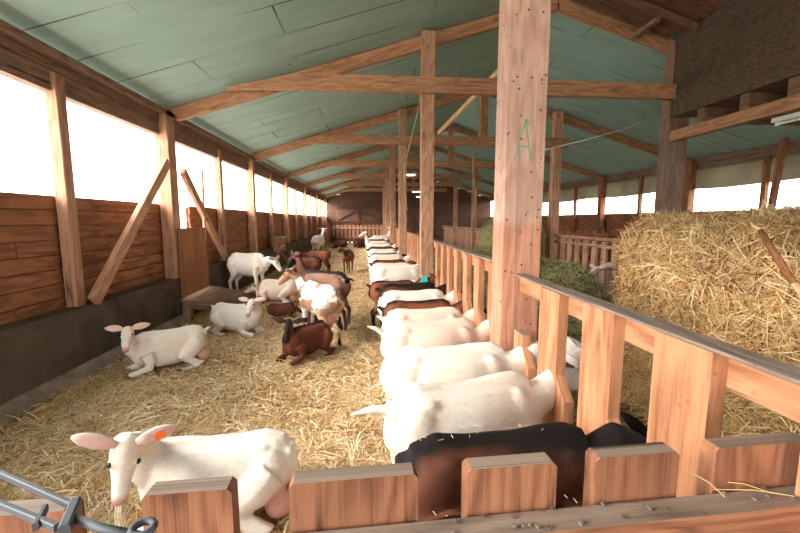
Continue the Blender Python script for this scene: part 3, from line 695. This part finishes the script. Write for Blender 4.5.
# loose straw spilled round the bale, hay on the alley floor
def mound(fn, x0, x1, y0, y1, nx, ny, inside=None):
    me = bpy.data.meshes.new('m'); vs = []; fs = []
    for j in range(ny+1):
        for i in range(nx+1): x = x0+(x1-x0)*i/nx; y = y0+(y1-y0)*j/ny; vs.append((x, y, fn(x, y)))
    for j in range(ny):
        for i in range(nx):
            a = j*(nx+1)+i; f = (a, a+1, a+nx+2, a+nx+1)
            if max(vs[k][2] for k in f) > -.012 and not (inside and inside(vs[a][0], vs[a][1])): fs.append(f)
    bm = bmesh.new(); me.from_pydata(vs, [], fs); bm.from_mesh(me); bmesh.ops.delete(bm, geom=[v for v in bm.verts if not v.link_faces], context='VERTS'); bm.to_mesh(me); bm.free()
    me.update(); return me
def link_mesh(name, me, mat):
    me.materials.append(mat); me.polygons.foreach_set('use_smooth', [True]*len(me.polygons)); o = bpy.data.objects.new(name, me); C.collection.objects.link(o); return o
def sm(x): x = max(0, min(1, x)); return x*x*(3-2*x)
def spill(x, y):
    d = math.hypot((x-3.4)/1.45, (y-2.7)/1.45); return -.02+.30*sm(1.15-d)+.03*mn.noise(Vector((x*3, y*3, 1)))*sm(1.3-d)
me = mound(spill, 1.7, 4.9, 1.0, 4.6, 44, 48, inside=lambda x, y: 2.9 < x < 4.3 and 2.5 < y < 4.2)
sp = link_mesh('spilled_straw', me, M['under_bale']); tag(sp, 'loose straw spilled on the alley floor at the foot of the big bale', 'straw', kind='stuff')
st = stalks('spilled_stalks', tri_soup(me), 22000, (.08, .26), (.0035, .007), M['bale'], lift=.04, stick=.2, weight=lambda c: (c[:, 2] > .005)+.04, parent=sp); st['kind'] = 'stuff'
def hay_h(x, y):
    v = -.03
    # long windrow down the alley and the heap by the bale
    w = sm(1-abs(x-2.25)/1.05)*sm((y-6.3)/1.2)*sm((24-y)/2)*sm((math.hypot(x-3.45, y-9.4)-.7)/.5); v += .78*w*(.8+.4*mn.noise(Vector((x, y*.8, 2))))
    d = math.hypot((x-2.75)/1.2, (y-6.0)/1.2); v = max(v, -.03+.86*sm(1.25-d)*(.85+.25*mn.noise(Vector((x*1.5, y*1.5, 7)))))
    e = abs(x-1.35)/.45; v = max(v, -.03+.13*sm(1.1-e)*sm((y-1.2)/.6)*(.7+.8*mn.noise(Vector((x*3, y*3, 9)))))
    return v+.02*mn.noise(Vector((x*6, y*6, 3)))
me = mound(hay_h, .98, 4.35, 1.0, 24.0, 50, 260)
hy = link_mesh('hay_heap', me, M['under_hay']); tag(hy, 'dark green hay heaped along the feeding alley behind the fence', 'hay', kind='stuff')
st = stalks('hay_stalks', tri_soup(me), 80000, (.05, .20), (.003, .008), M['hay'], lift=.04, stick=.3, parent=hy, weight=lambda c: (c[:, 2] > -.01)/np.maximum(c[:, 1], 3)+.0); st['kind'] = 'stuff'
# standing hay bale left of post A
t = thing('hay_bale', 'pale green hay bale standing in the alley left of the lettered post', 'hay bale', (3.45, 9.4, 0))
core = lump('bale_core', (0, 0, .70), (.64, .7, .74), 4.5, .05, 4, M['under_hay'], t, 1.6, seed=5)
o = stalks('bale_stalks', tri_soup(core.data)+np.array([0, 0, .70]), 20000, (.08, .24), (.006, .012), M['haybale'], lift=.03, stick=.2, parent=t); o['kind'] = 'stuff'
# stake stuck over the bale
t = thing('wooden_stake', 'dark wooden stake with pale split ends leaning on the straw bale at the right', 'stake', (2.62, 2.45, 1.37))
b = MB(); b.tube([(0.03, .02, .01), (-0.020, -0.140, -0.140), (-0.040, -0.290, -0.310)], [.016, .022, .020], 8); b.build('shaft', M['dark_board'], t, smooth=True)
b = MB(); b.tube([(-0.040, -0.290, -0.310), (-0.060, -0.380, -0.390), (-0.090, -0.515, -0.510)], [.020, .016, .010], 6); b.build('split_end', M['pale_timber'], t)
b = MB(); b.tube([(.03, .02, .01), (.02, .06, .035), (.05, .12, .07)], [.018, .012, .004], 6); b.build('split_end', M['pale_timber'], t)

# ------------------------------------------------------------ goats
WHITE, CREAM, BROWN, BLACK = (.80, .74, .68), (.80, .68, .56), (.11, .034, .018), (.012, .008, .008)
def lerp3(a, b, t): return tuple(x+(y-x)*t for x, y in zip(a, b))
def nz(p, f, s=0): return mn.noise(Vector((p[0]*f+s, p[1]*f+s*1.7, p[2]*f-s)))
def coat_col(kind, p, hl, lie, seed):
    """p goat-local position; hl head-local (along, side, up) or None; returns colour"""
    x, y, z = p; zz = z+.31 if lie else z
    n = nz(p, 5, seed); n2 = nz(p, 16, seed)
    if kind in ('white', 'cream', 'pinkish'):
        c = WHITE if kind == 'white' else (CREAM if kind == 'cream' else (.78, .64, .55))
        c = lerp3(c, (.80, .64, .48), max(0, min(.6, n*.9)))
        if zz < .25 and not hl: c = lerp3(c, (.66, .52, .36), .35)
        if hl and hl[0] > .195: c = lerp3(c, (.50, .20, .19), min(1, (hl[0]-.195)/.03)*.85)
        return c
    if kind in ('brown', 'dark', 'redbrown'):
        base = {'brown': BROWN, 'dark': (.085, .028, .015), 'redbrown': (.17, .055, .026)}[kind]
        c = lerp3(base, tuple(k*1.6 for k in base), max(0, min(1, .4+n)))
        if hl:
            if abs(hl[1]) < .03 or hl[0] > .15: c = BLACK
            return c
        w = (.036 if kind == 'brown' else .055 if kind == 'dark' else .032)
        k = max(0, min(1, (w*(1+.5*n)-abs(y+n2*.02))/.03+.5))*max(0, min(1, (zz-.54)/.06)); c = lerp3(c, BLACK, k)
        if kind == 'dark': c = lerp3(c, BLACK, .8*max(0, min(1, (x+.10+n*.1)/.1))*max(0, min(1, (zz-.60)/.08)))
        c = lerp3(c, BLACK, max(0, min(1, (.33+n2*.04-zz)/.08)))
        if x < -.36 and z > .5: c = BLACK
        return c
    if kind == 'spotted':
        c = lerp3((.36, .20, .12), WHITE, max(0, min(1, (n+.35*n2+.26)/.08)))
        if x < -.2 and zz < .5 and n > -.25: c = BLACK if zz < .36 or n > .1 else (.6, .38, .26)
        if zz < .3: c = BLACK if n2 > -.25 else (.6, .45, .35)
        if x > .25 and not hl: c = (.36, .20, .12) if n < .05 else WHITE
        if hl: c = (.40, .22, .13) if abs(hl[1]) > .02 else (.7, .58, .48)
        return c
    if kind == 'grey':
        c = lerp3((.22, .105, .07), (.30, .165, .12), .5+n)
        if hl: return BLACK if abs(hl[1]) < .035 or hl[0] > .06 else (.2, .08, .05)
        if zz > .60 and abs(y+n2*.01) < .05: c = BLACK
        if x > .24: c = lerp3(BLACK, (.25, .1, .06), max(0, n+.3))
        if zz < .28: c = lerp3(c, BLACK, .5)
        return c
    return WHITE
EARC = {'white': (.78, .50, .45), 'cream': (.76, .50, .42), 'pinkish': (.76, .48, .42), 'brown': (.06, .025, .02), 'dark': (.012, .01, .01), 'redbrown': (.09, .035, .02), 'spotted': (.7, .5, .42), 'grey': (.09, .04, .03)}

def goat(label, loc, deg, coat='white', pose='stand', poll=(.52, 0, .82), look=(.8, 0, -.6), s=1.0, vox=.012, tail=(-.07, 0, .03), horns=False, beard=False,
         eartag=False, collar=None, fat=1.0, seed=0, udder=True, group=None, legs=None, ear_lift=.15, neck=None, ear_back=.25, roll=0, name='goat', world_head=False, face_up=None):
    if world_head:
        Ri = Matrix.Rotation(-math.radians(deg), 3, 'Z'); L0 = Vector((loc[0], loc[1], loc[2] if len(loc) > 2 else 0))
        poll = (Ri@(Vector(poll)-L0))/s; look = Ri@Vector(look)
        if neck: neck = (Ri@(Vector(neck)-L0))/s
    t = thing(name, label, 'goat', (loc[0], loc[1], loc[2] if len(loc) > 2 else 0), math.radians(deg), group); t.scale = (s, s, s)
    lie = pose == 'lie'; dz = -.315 if lie else 0
    B = MB()
    tr = [(-.375, .60, .03, .05), (-.355, .595, .07, .10), (-.31, .585, .105, .135), (-.24, .575, .128, .155), (-.14, .555, .148*fat, .172), (-.02, .535, .160*fat, .190), (.09, .535, .150*fat, .188),
          (.19, .552, .125, .172), (.27, .568, .098, .142), (.33, .58, .07, .10), (.355, .585, .03, .05)]
    B.tube([(x, 0, z+dz) for x, z, _, _ in tr], [(a, b) for _, _, a, b in tr], 18)
    # backbone ridge, hip bones, withers
    B.tube([(-.33, 0, .70+dz), (-.24, 0, .722+dz), (-.12, 0, .715+dz), (.02, 0, .716+dz), (.14, 0, .722+dz), (.22, 0, .715+dz), (.29, 0, .69+dz)], [.022, .030, .024, .022, .028, .036, .03], 8)
    for sy in (-1, 1):
        B.ball((-.215, sy*.070, .680+dz), (.05, .034, .030)); B.ball((-.345, sy*.045, .640+dz), (.03, .025, .03))
        B.ball((-.25, sy*.085, .56+dz), (.10, .055, .13)); B.ball((.20, sy*.070, .56+dz), (.085, .048, .14)); B.ball((.28, sy*.050, .50+dz), (.06, .045, .07))
    # legs
    feet = []
    for sy in (-1, 1):
        if not lie:
            df = (legs or {}).get(('f', sy), (0, 0)); dh = (legs or {}).get(('h', sy), (0, 0))
            fr = [(.21, .085, .54, .072), (.205, .088, .44, .050), (.195, .086, .37, .034), (.207+df[0]*.5, .083+df[1]*.5, .235, .0255), (.205+df[0]*.8, .082+df[1]*.8, .12, .0175), (.207+df[0], .082+df[1], .07, .0205), (.218+df[0], .082+df[1], .03, .022), (.224+df[0], .082+df[1], .012, .027)]
            hr = [(-.25, .08, .56, .105), (-.235, .093, .47, .085), (-.215, .097, .39, .058), (-.27+dh[0]*.4, .09+dh[1]*.4, .305, .034), (-.325+dh[0]*.6, .085+dh[1]*.6, .25, .0285), (-.318+dh[0]*.85, .082+dh[1]*.8, .15, .0185), (-.31+dh[0], .08+dh[1], .07, .0205), (-.298+dh[0], .08+dh[1], .03, .0225), (-.290+dh[0], .08+dh[1], .012, .028)]
            feet += [(.226+df[0], sy*(.082+df[1]), .017), (-.288+dh[0], sy*(.08+dh[1]), .017)]
        else:
            fr = [(.21, .10, .22, .075), (.19, .12, .14, .055), (.20, .13, .08, .036), (.30, .13, .055, .030), (.37, .12, .045, .027), (.32, .105, .022, .018), (.25, .10, .022, .019)]
            k = 1.0 if sy > 0 else .7
            hr = [(-.25, .09, .25, .10), (-.19, .13*k+.02, .20, .085), (-.10, .17*k+.02, .13, .055), (-.17, .20*k, .09, .036), (-.27, .22*k, .055, .03), (-.20, .23*k, .028, .019), (-.10, .235*k, .022, .019), (-.06, .235*k, .02, .022)]
            feet += [(.24, sy*.10, .022), (-.05, sy*.235*k, .02)]
        for L in (fr, hr): B.tube([(a, sy*b_, c) for a, b_, c, _ in L], [r*(1.0 if r > .04 else 1.22 if r < .024 else 1.1) for *_, r in L], 10)
    if udder and not lie: B.ball((-.20, 0, .33), (.085, .075, .085)); [B.ball((-.19, q*.04, .255), (.018, .018, .04)) for q in (-1, 1)]
    if udder and lie: B.ball((-.30, .12, .11), (.07, .06, .07))
    # neck, head
    H = Vector(poll); d = Vector(look).normalized(); upv = Vector((0, 0, 1))
    if abs(d.z) > .95: upv = Vector((1, 0, 0))
    if face_up: upv = Matrix.Rotation(-math.radians(deg), 3, 'Z')@Vector(face_up)
    sd = upv.cross(d).normalized(); up = d.cross(sd).normalized()
    if roll: R = Matrix.Rotation(roll, 3, d); sd = R@sd; up = R@up
    base = Vector((.22, 0, .60+dz)); low = Vector((.30, 0, .54+dz)); back = H-d*.01-up*.03
    mid = Vector(neck) if neck else (base.lerp(H, .5)+Vector((.03, 0, -.02)))
    q = [base, low.lerp(mid, .35), mid, mid.lerp(back, .6), back+d*.03]
    B.tube([Vector((.18, 0, .58+dz)), base.lerp(low, .5), low.lerp(mid, .5), mid, mid.lerp(back, .6), back+d*.03], [(.08, .10), (.082, .115), (.066, .092), (.052, .068), (.046, .056), (.042, .048)], 12)
    st = [(-.035, .020, .024, .0), (-.022, .043, .045, .0), (.01, .052, .056, -.004), (.05, .054, .058, -.008), (.085, .050, .056, -.012), (.12, .041, .050, -.016), (.16, .034, .042, -.020), (.195, .032, .036, -.024), (.22, .030, .031, -.027), (.238, .022, .022, -.029), (.244, .010, .010, -.030)]
    B.tube([H+d*a+up*u for a, _, _, u in st], [(w, h) for _, w, h, _ in st], 14, updir=up)
    for sy in (-1, 1): B.ball(H+d*.075+sd*sy*.040+up*.018, (.020, .020, .016)); B.ball(H+d*.218+sd*sy*.014-up*.012, (.016, .014, .012))
    B.tube([H+d*.06-up*.045, H+d*.13-up*.050, H+d*.20-up*.050], [(.032, .022), (.024, .020), (.018, .014)], 10, updir=up)
    # tail
    tb = Vector((-.36, 0, .655+dz)); tv = Vector(tail)
    B.tube([tb+Vector((.05, 0, 0)), tb, tb+tv*.5+Vector((0, 0, .012)), tb+tv], [.03, .026, (.022, .018), (.010, .008)], 8)
    src = bpy.data.meshes.new('src'); src.from_pydata([tuple(v) for v in B.v], [], B.f)
    tmp = bpy.data.objects.new('tmp', src); C.collection.objects.link(tmp)
    rm = tmp.modifiers.new('r', 'REMESH'); rm.mode = 'VOXEL'; rm.voxel_size = vox
    s_ = tmp.modifiers.new('s', 'SMOOTH'); s_.factor = .5; s_.iterations = 8 if vox < .0115 else (5 if vox < .015 else 3)
    me = bpy.data.meshes.new_from_object(tmp.evaluated_get(bpy.context.evaluated_depsgraph_get())); bpy.data.objects.remove(tmp); bpy.data.meshes.remove(src)
    co = np.empty(len(me.vertices)*3); me.vertices.foreach_get('co', co); co = co.reshape(-1, 3)
    # ears, rooted inside the head, joined to the same mesh
    E_ = MB(); ear0 = None
    for sy in (-1, 1):
        r0 = H+d*.005+sd*sy*.035+up*.030; ed = (sd*sy+up*ear_lift-d*ear_back).normalized(); wv = up*.4-d*.9; wv = (wv-ed*wv.dot(ed)).normalized()
        dr = -up*.02
        E_.tube([r0, r0+ed*.035, r0+ed*.075+dr*.3, r0+ed*.12+dr*.7, r0+ed*.155+dr], [(.010, .015), (.009, .029), (.008, .035), (.006, .026), (.003, .007)], 8, updir=wv)
        if sy < 0: ear0 = (r0+ed*.085+dr*.4, ed, wv)
        if sy > 0: ear1 = (r0+ed*.085+dr*.4, ed, wv)
    nb = len(co); faces = [tuple(p.vertices) for p in me.polygons]+[tuple(nb+i for i in f) for f in E_.f]
    allv = [tuple(c) for c in co]+[tuple(v) for v in E_.v]
    # colours
    cols = []
    pinkc = Vector((-.20, 0, .32)) if not lie else Vector((-.30, .12, .10))
    for c in co:
        v = Vector(c); r = v-H; a = r.dot(d); hl = None
        if -.04 < a < .26 and abs(r.dot(sd)) < .075 and abs(r.dot(up)) < .085: hl = (a, r.dot(sd), r.dot(up))
        cc = coat_col(coat, c, hl, lie, seed)
        if udder:
            pd = (v-pinkc).length
            if pd < .12: cc = lerp3((.68, .36, .30), cc, max(0, min(1, (pd-.07)/.05))*(.6 if lie else 1))
        cols.append(cc)
    for i, v in enumerate(E_.v):
        sy = -1 if i < len(E_.v)/2 else 1; ring = (i % (len(E_.v)//2))//8; k = i % 8
        ed = (sd*sy+up*ear_lift-d*ear_back).normalized(); wv = up*.4-d*.9; wv = (wv-ed*wv.dot(ed)).normalized(); nn = ed.cross(wv)
        if nn.dot(d+up) < 0: nn = -nn
        cen = sum((E_.v[i-k+q] for q in range(8)), Vector())/8; front = (v-cen).dot(nn) > .001
        if coat in ('white', 'cream', 'pinkish'): cols.append(EARC[coat] if front else WHITE)
        else: cols.append(EARC[coat])
    m2 = bpy.data.meshes.new('goat_body'); m2.from_pydata(allv, [], faces); m2.materials.append(M['coat'])
    at = m2.attributes.new('coat', 'FLOAT_COLOR', 'POINT'); at.data.foreach_set('color', np.array([(*c, 1) for c in cols], dtype=np.float32).ravel())
    m2.polygons.foreach_set('use_smooth', [True]*len(m2.polygons)); m2.update(); bpy.data.meshes.remove(me)
    body = bpy.data.objects.new('body', m2); C.collection.objects.link(body); body.parent = t
    # small parts
    for sy in (-1, 1):
        b = MB(); b.ball(H+d*.078+sd*sy*.0475+up*.024, .0130 if coat != 'white' else .0115, nu=8, nv=6); b.build('eye', M['eye'], t, smooth=True)
    if vox < .018:
        for fx, fy, fz in feet:
            b = MB(); b.tube([(fx-.004, fy, .034 if not lie else fz+.01), (fx+.004, fy, .002 if not lie else fz-.012)], [(.021, .023), (.026, .032)], 8); b.build('hoof', M['hoof'], t)
        for sy in (-1, 1):
            b = MB(); b.ball(H+d*.2365+sd*sy*.010-up*.022, (.004, .004, .003), nu=6, nv=4); b.build('nostril', M['red_band'] if coat in ('white', 'cream', 'pinkish') else M['eye'], t)
    if horns:
        for sy in (-1, 1):
            b = MB(); b.tube([H+d*.015+sd*sy*.02+up*.045, H-d*.03+sd*sy*.03+up*.10, H-d*.09+sd*sy*.045+up*.13, H-d*.15+sd*sy*.06+up*.12], [.014, .012, .009, .004], 8); b.build('horn', M['horn'], t, smooth=True)
    if beard:
        b = MB(); o = H+d*.215-up*.048
        for i in range(26):
            j = Vector((random.uniform(-.016, .016), random.uniform(-.02, .02), 0)); e = Vector((random.uniform(-.012, .012), random.uniform(-.02, .02), -random.uniform(.08, .15)))
            b.tube([o+j, o+j+e*.5+Vector((.004, 0, 0)), o+j+e], [.0035, .003, .001], 4)
        b.build('beard', M['beard'], t)
    if eartag:
        r0, ed, wv = ear0 if eartag < 0 else ear1; b = MB(); nn = ed.cross(wv)
        if nn.dot(d) < 0: nn = -nn
        b.prism([(-.017, -.014), (.017, -.014), (.019, .004), (.008, .018), (-.008, .018), (-.019, .004)], r0+nn*.008-wv*.006, ed, wv, nn, .004); b.build('ear_tag', M['tag_orange'], t)
    if collar:
        b = MB(); cp = mid.lerp(back, .25); ax = (back-mid).normalized(); b.tube([cp-ax*.012, cp+ax*.012], [(.058, .072), (.058, .072)], 16, updir=(0, 0, 1)); b.build('collar', M[collar], t)
        if collar == 'teal':
            b = MB(); b.prism([(-.06, -.05), (.05, -.07), (.06, .05), (-.02, .08)], cp+Vector((-.03, -.085, .02)), (1, 0, 0), (0, .25, 1), (0, 1, -.25), .02); b.build('collar_flap', M['teal'], t)
    return t

# row of goats with their heads through the feeding fence, counted from the camera
hd = dict(poll=(.60, .02, .60), look=(.45, 0, -.9), neck=(.43, .0, .665))
ROW = 'goats feeding in a row at the fence'
def row(y, coat, label, deg=6, x=.40, **kw):
    a = dict(hd); a.update(kw); return goat(label, (x, y), deg, coat, group=ROW, **a)
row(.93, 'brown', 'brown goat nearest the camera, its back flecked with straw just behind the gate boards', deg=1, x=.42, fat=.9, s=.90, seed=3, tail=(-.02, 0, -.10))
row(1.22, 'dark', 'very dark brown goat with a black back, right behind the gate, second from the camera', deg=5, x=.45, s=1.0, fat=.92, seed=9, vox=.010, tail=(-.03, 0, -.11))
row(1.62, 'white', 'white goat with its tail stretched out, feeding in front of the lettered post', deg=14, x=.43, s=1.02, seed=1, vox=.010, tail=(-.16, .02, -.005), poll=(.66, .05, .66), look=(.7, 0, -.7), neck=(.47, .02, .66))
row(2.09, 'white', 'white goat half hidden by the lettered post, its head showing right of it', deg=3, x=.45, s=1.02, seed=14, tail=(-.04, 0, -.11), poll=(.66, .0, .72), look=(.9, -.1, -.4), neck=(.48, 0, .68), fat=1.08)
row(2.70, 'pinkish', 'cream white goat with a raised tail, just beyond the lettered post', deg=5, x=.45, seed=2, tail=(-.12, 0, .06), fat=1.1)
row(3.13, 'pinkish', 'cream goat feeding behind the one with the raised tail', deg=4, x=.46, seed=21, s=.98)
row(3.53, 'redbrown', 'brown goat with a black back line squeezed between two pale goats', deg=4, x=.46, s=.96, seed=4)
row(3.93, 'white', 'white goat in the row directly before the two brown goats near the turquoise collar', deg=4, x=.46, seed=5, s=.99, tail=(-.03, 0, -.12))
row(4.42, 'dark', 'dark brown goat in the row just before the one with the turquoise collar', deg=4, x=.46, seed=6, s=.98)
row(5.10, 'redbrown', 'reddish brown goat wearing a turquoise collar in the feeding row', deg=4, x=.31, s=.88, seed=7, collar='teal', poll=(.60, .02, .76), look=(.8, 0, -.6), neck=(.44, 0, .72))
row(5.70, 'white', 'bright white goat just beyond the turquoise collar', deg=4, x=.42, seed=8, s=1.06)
FAR = [('cream', 6.5), ('redbrown', 7.15), ('pinkish', 7.85), ('dark', 8.6), ('white', 9.4), ('brown', 10.2), ('white', 11.3), ('dark', 12.3), ('redbrown', 14.4), ('white', 15.6), ('brown', 17.0)]
for i, (c, y) in enumerate(FAR):
    lab = ['cream goat, second behind the turquoise collar', 'brown goat in the row between two pale goats, third behind the turquoise collar', 'pale pinkish goat, fourth behind the turquoise collar', 'dark goat in the row, fifth behind the turquoise collar',
           'white goat in the row, sixth behind the turquoise collar', 'brown goat in the row, seventh behind the turquoise collar', 'white goat in the row, eighth behind the turquoise collar', 'dark goat in the row, ninth behind the turquoise collar',
           'reddish goat in the row, third from the far end', 'white goat in the row, second from the far end', 'brown goat at the far end of the feeding row'][i]
    row(y, c, lab, deg=random.uniform(0, 9), x=.38-.015*i, seed=30+i, vox=.018, s=random.uniform(.97, 1.05), udder=False)

mb = MB()
for i in range(70):
    x = random.uniform(.15, .62); y = random.choice((1.22, .93))+random.uniform(-.03, .05)+.1*(x-.4); z = (.742 if y > 1.1 else .668); a = random.uniform(0, PI); l = random.uniform(.003, .010)
    mb.tube([(x-l*math.cos(a), y-l*math.sin(a), z), (x+l*math.cos(a), y+l*math.sin(a), z+.001)], .0008, 4)
tag(mb.build('straw_flecks', M['beard'], origin=(.4, 1.1, .7)), 'pale straw flecks lying on the backs of the two nearest dark goats', 'straw', kind='stuff')
# loose goats in the pen
goat('large white goat lying in the near straw, facing the camera, orange ear tag and beard', (-.75, 1.84), 186, 'white', 'lie', poll=(-.985, 1.555, .565), look=(.02, -.36, -.93), neck=(-1.03, 1.74, .42), world_head=True, face_up=(.50, -.82, .3), s=.98, vox=.009, beard=True, eartag=1, seed=11, tail=(-.02, .02, -.07), ear_lift=.25, ear_back=.35, group='white goats lying in the straw')
goat('white goat lying against the dark concrete wall at the left, ears spread', (-1.98, 3.88), 215, 'white', 'lie', poll=(.36, .20, .52), look=(.2, .75, -.55), neck=(.36, .08, .38), vox=.011, seed=12, ear_lift=.1, s=.92, group='white goats lying in the straw')
goat('white goat lying in front of the plank ramp, head turned to the camera', (-1.72, 5.02), -22, 'white', 'lie', poll=(.38, -.12, .50), look=(.25, -.8, -.55), neck=(.38, -.02, .36), vox=.012, seed=13, s=.92, group='white goats lying in the straw')
goat('white goat lying behind the standing white goat, facing away from the ramp', (-1.62, 6.9), 175, 'pinkish', 'lie', poll=(.40, .0, .30), look=(.7, 0, -.3), neck=(.40, 0, .28), vox=.013, seed=15, s=.98, group='white goats lying in the straw')
goat('tall white goat standing beside the ramp, sniffing the black-headed goat', (-2.14, 7.02, .10), -20, 'white', poll=(.50, .0, .64), look=(.62, .05, -.76), neck=(.40, 0, .64), vox=.011, seed=16, s=1.04, tail=(-.02, 0, -.10), udder=False)
goat('white goat with tan and black patches standing with its hindquarters to the camera', (-.60, 4.55), 128, 'spotted', poll=(-1.00, 4.98, .80), look=(-.78, .15, -.6), neck=(-.88, 4.90, .70), world_head=True, vox=.010, seed=18, s=.97, fat=.86, tail=(-.04, 0, -.12), legs={('h', 1): (-.03, .02), ('f', -1): (.05, 0)})
goat('greyish tan goat with a black head and back line, standing behind the patched goat', (-.62, 5.28), 148, 'grey', poll=(-1.06, 5.62, .95), look=(-.55, -.3, -.78), neck=(-.98, 5.55, .80), world_head=True, vox=.011, seed=19, s=1.04, tail=(-.12, 0, -.02), legs={('h', 1): (-.07, 0)}, ear_lift=.1)
goat('dark brown goat lying in the straw, head raised towards the camera', (-.68, 4.08), 232, 'brown', 'lie', poll=(-.80, 3.80, .46), look=(-.05, -.35, -.93), neck=(-.82, 3.9, .34), world_head=True, face_up=(.2, -.95, .3), vox=.011, seed=20, s=.84, udder=False, tail=(-.02, 0, -.05))
goat('brown goat with a black back line standing sideways before the far concrete wall', (-1.36, 8.2), 178, 'brown', poll=(.50, -.02, .84), look=(.85, .1, -.35), neck=(.41, 0, .74), vox=.014, seed=22, s=.93, horns=True, udder=False)
goat('reddish brown goat with a black rump patch standing behind the dark brown one', (-1.38, 10.6), 168, 'redbrown', poll=(.52, 0, .66), look=(.8, .1, -.5), vox=.015, seed=23, s=.87, udder=False)
goat('small brown goat standing alone in the middle of the far pen', (-.62, 10.9), 262, 'redbrown', poll=(.42, -.08, .80), look=(.9, -.4, -.25), vox=.016, seed=24, s=.85, udder=False)
goat('white goat standing far back beside the left wall, seen from behind', (-2.05, 15.8), 75, 'white', poll=(.46, 0, .92), look=(.9, 0, -.2), vox=.018, seed=25, s=1.15)
goat('white goat standing with raised head at the near end of the far group', (.25, 13.2), 180, 'white', poll=(.42, 0, 1.0), look=(.8, .3, -.3), neck=(.36, 0, .82), vox=.018, seed=26, s=1.0)
goat('white goat with raised head among the far end of the feeding row', (.45, 16.2), 20, 'white', poll=(.42, 0, .98), look=(.8, .3, -.3), neck=(.36, 0, .80), vox=.018, seed=27, s=1.1)
goat('dark goat lying near the far picket fence', (-1.5, 19.8), 150, 'dark', 'lie', poll=(.38, 0, .5), look=(.8, 0, -.4), vox=.02, seed=28, s=1.1, udder=False, group='dark goats lying at the far end')
goat('black goat lying beside another at the far picket fence, right one', (-.5, 20.4), 30, 'dark', 'lie', poll=(.38, 0, .5), look=(.8, 0, -.4), vox=.02, seed=29, s=1.1, udder=False, group='dark goats lying at the far end')
goat('dark brown goat lying low behind the white goat at the ramp', (-1.30, 5.75), 10, 'brown', 'lie', poll=(.36, -.05, .26), look=(.8, -.2, -.3), neck=(.36, 0, .24), vox=.014, seed=33, s=.55, udder=False)
goat('white goat putting its head through the right fence beside the hay', (4.93, 6.95), 182, 'white', poll=(.72, .02, .56), look=(.85, .25, -.45), neck=(.48, 0, .60), vox=.013, seed=34, s=1.0, horns=True)
